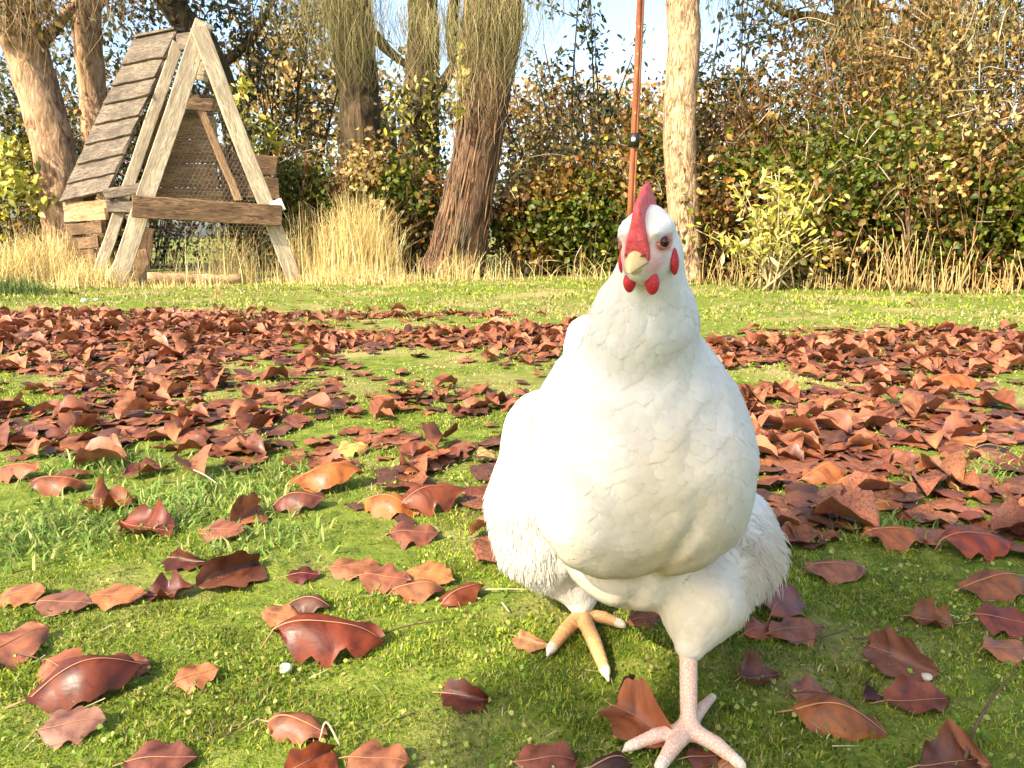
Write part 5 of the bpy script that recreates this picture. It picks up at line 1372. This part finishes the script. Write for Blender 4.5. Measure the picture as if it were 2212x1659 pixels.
    for sgn in (1, -1):
        out = rt * sgn * .90 + fw * .42 + up * .05; out /= np.linalg.norm(out)
        ec = hp(.0127 * sgn, .0132, .0020)
        oz = np.cross(out, up); oz /= np.linalg.norm(oz); ou = np.cross(oz, out); ou = ou if ou @ up > 0 else -ou
        E = np.stack([out, oz, ou], 1)
        e = blob("eye", ec + out * .0004, (.0042, .0042, .0042), m_iris, E)
        blob("pupil", ec + out * .0030, (.0018, .0028, .0028), m_pupil, E, e)
        # eyelid ring
        th = np.linspace(0, 2 * np.pi, 26)
        Pq = ec + out * .0018 + np.outer(np.cos(th) * .0050, oz) + np.outer(np.sin(th) * .0037, ou)
        v, t = tube(Pq, np.full(26, .0011), 7); link("eyelid", mesh_np("eyelid", v - RL, t, None, True, m_lid), e)
        # slanting feather brow above the eye
        blob("wattle", hp(.0074 * sgn, .0165, -.0222), (.0046, .0044, .0082) if sgn > 0 else (.0040, .0042, .0072), M_WATTLE, HR, root, .06)
        blob("earlobe", hp(.0172 * sgn, .002, -.0118), (.0026, .0044, .0086), M_WATTLE, HR, root, .05)
build_hen()

# ------------------------------------------------------------------ shade caster added behind the camera, small things
def build_shade():
    c0 = np.array([.62, .42, 0]) + np.array(SUN) * 4.2           # over the lower right corner, up towards the sun
    root = thing("shade_caster", Vector((c0[0], c0[1], 0)), "dense leafy shade caster added out of view behind the camera", "shrub")  # unseen leaf mass, added only to shade the lower right ground
    A = Acc()
    n = 7000
    P = c0 + np.stack([rng.uniform(-.36, 1.3, n), rng.uniform(-.5, .5, n), rng.uniform(-1.3, .20, n)], 1)
    P[:, 2] += .05 * np.sin(P[:, 0] * 9)
    leaf_cloud(A, P, .11, mixpal(n, (P_BRAMBLE, 3), (P_OLIVE, 2)), .6, .3)
    link("foliage", A.mesh("foliage", M_FOLIAGE, root.location), root)
    B = Acc(); canes(B, c0, (.8, .4, 1), 14, .03, (0.1, 0.07, 0.04), c0[2])
    link("stems", B.mesh("stems", M_TWIG, root.location), root)
build_shade()

def twig(label, pts, r, col, name="twig", cat="twig"):
    P = [gnd(x, y, z) for x, y, z in pts]; b = np.array(P[0])
    v, t = tube(curve_pts(P, 12), np.linspace(r, r * .5, 12), 5)
    link(name, mesh_np(name, v - b, t, np.array(col), True, M_TWIG), None, b, label=label, category=cat)
def build_small():
    twig("thin pale straw lying left of the hen's thigh", [(1040, 1274, .008), (1090, 1272, .010), (1140, 1273, .009)], .0009, (.5, .42, .26))
    twig("short grey twig below the straw by the hen's thigh", [(1085, 1302, .010), (1100, 1322, .006)], .0011, (.4, .36, .28))
    twig("thin dark twig running from the large mahogany leaf", [(820, 1372, .006), (880, 1352, .009), (965, 1338, .007)], .0009, (.10, .06, .04))
    twig("bent pale straw on the humped bridge leaf", [(735, 1610, .012), (705, 1560, .03), (690, 1600, .02)], .0010, (.6, .5, .3))
    twig("dark upright twig in the lower right corner", [(2085, 1640, .004), (2105, 1575, .02), (2150, 1500, .045), (2195, 1450, .06)], .0016, (.10, .07, .04))
    twig("dark thin twig beside the dull pink leaf", [(1690, 1500, .006), (1750, 1494, .008), (1790, 1500, .006)], .0009, (.09, .06, .04))
    twig("brown twig lying by the hen's front leg", [(1830, 1360, .006), (1770, 1378, .010), (1700, 1390, .006)], .0010, (.12, .08, .05))
    twig("pale straw across the grass by the boat-shaped leaf", [(395, 1005, .012), (440, 1025, .018), (470, 1045, .010)], .0012, (.6, .55, .36))
    twig("thin dark twig at the left edge", [(-5, 1408, .008), (60, 1416, .010), (110, 1432, .007)], .0009, (.12, .07, .05))
    twig("dark twig lying across the shade by the standing leaf", [(1850, 1380, .008), (1900, 1374, .010), (1960, 1360, .012)], .0012, (.10, .07, .05))
    def pebble(label, px, py, r, col, name="pebble"):
        c = gnd(px, py, .003); u, w_ = np.meshgrid(np.linspace(0, np.pi, 9), np.linspace(0, 2 * np.pi, 12, endpoint=False), indexing='ij')
        X = np.stack([np.sin(u) * np.cos(w_), np.sin(u) * np.sin(w_), np.cos(u) * .7], -1) * (1 + .12 * np.sin(u * 3 + w_ * 2))[..., None] * r
        i, j = np.meshgrid(np.arange(8), np.arange(12), indexing='ij'); i, j = i.ravel(), j.ravel(); k = (j + 1) % 12
        q = np.stack([i * 12 + j, (i + 1) * 12 + j, (i + 1) * 12 + k, i * 12 + k], 1)
        link(name, mesh_np(name, X.reshape(-1, 3), q, np.array(col), True, M_STRAW), None, c, label=label, category="pebble")
    pebble("small pale round pebble below the large mahogany leaf", 618, 1443, .0060, (.72, .70, .55))
    pebble("white pebble on the far lawn left of the coop front", 182, 650, .022, (.8, .79, .74))
    pebble("small white pebble on the far lawn in front of the coop", 208, 648, .016, (.8, .79, .74))
    pebble("white pebble at the far edge of the right drift", 1872, 718, .014, (.8, .78, .72))
    pebble("pale speck of bark in the shade below the standing leaf", 2002, 1462, .0045, (.66, .60, .48))
build_small()
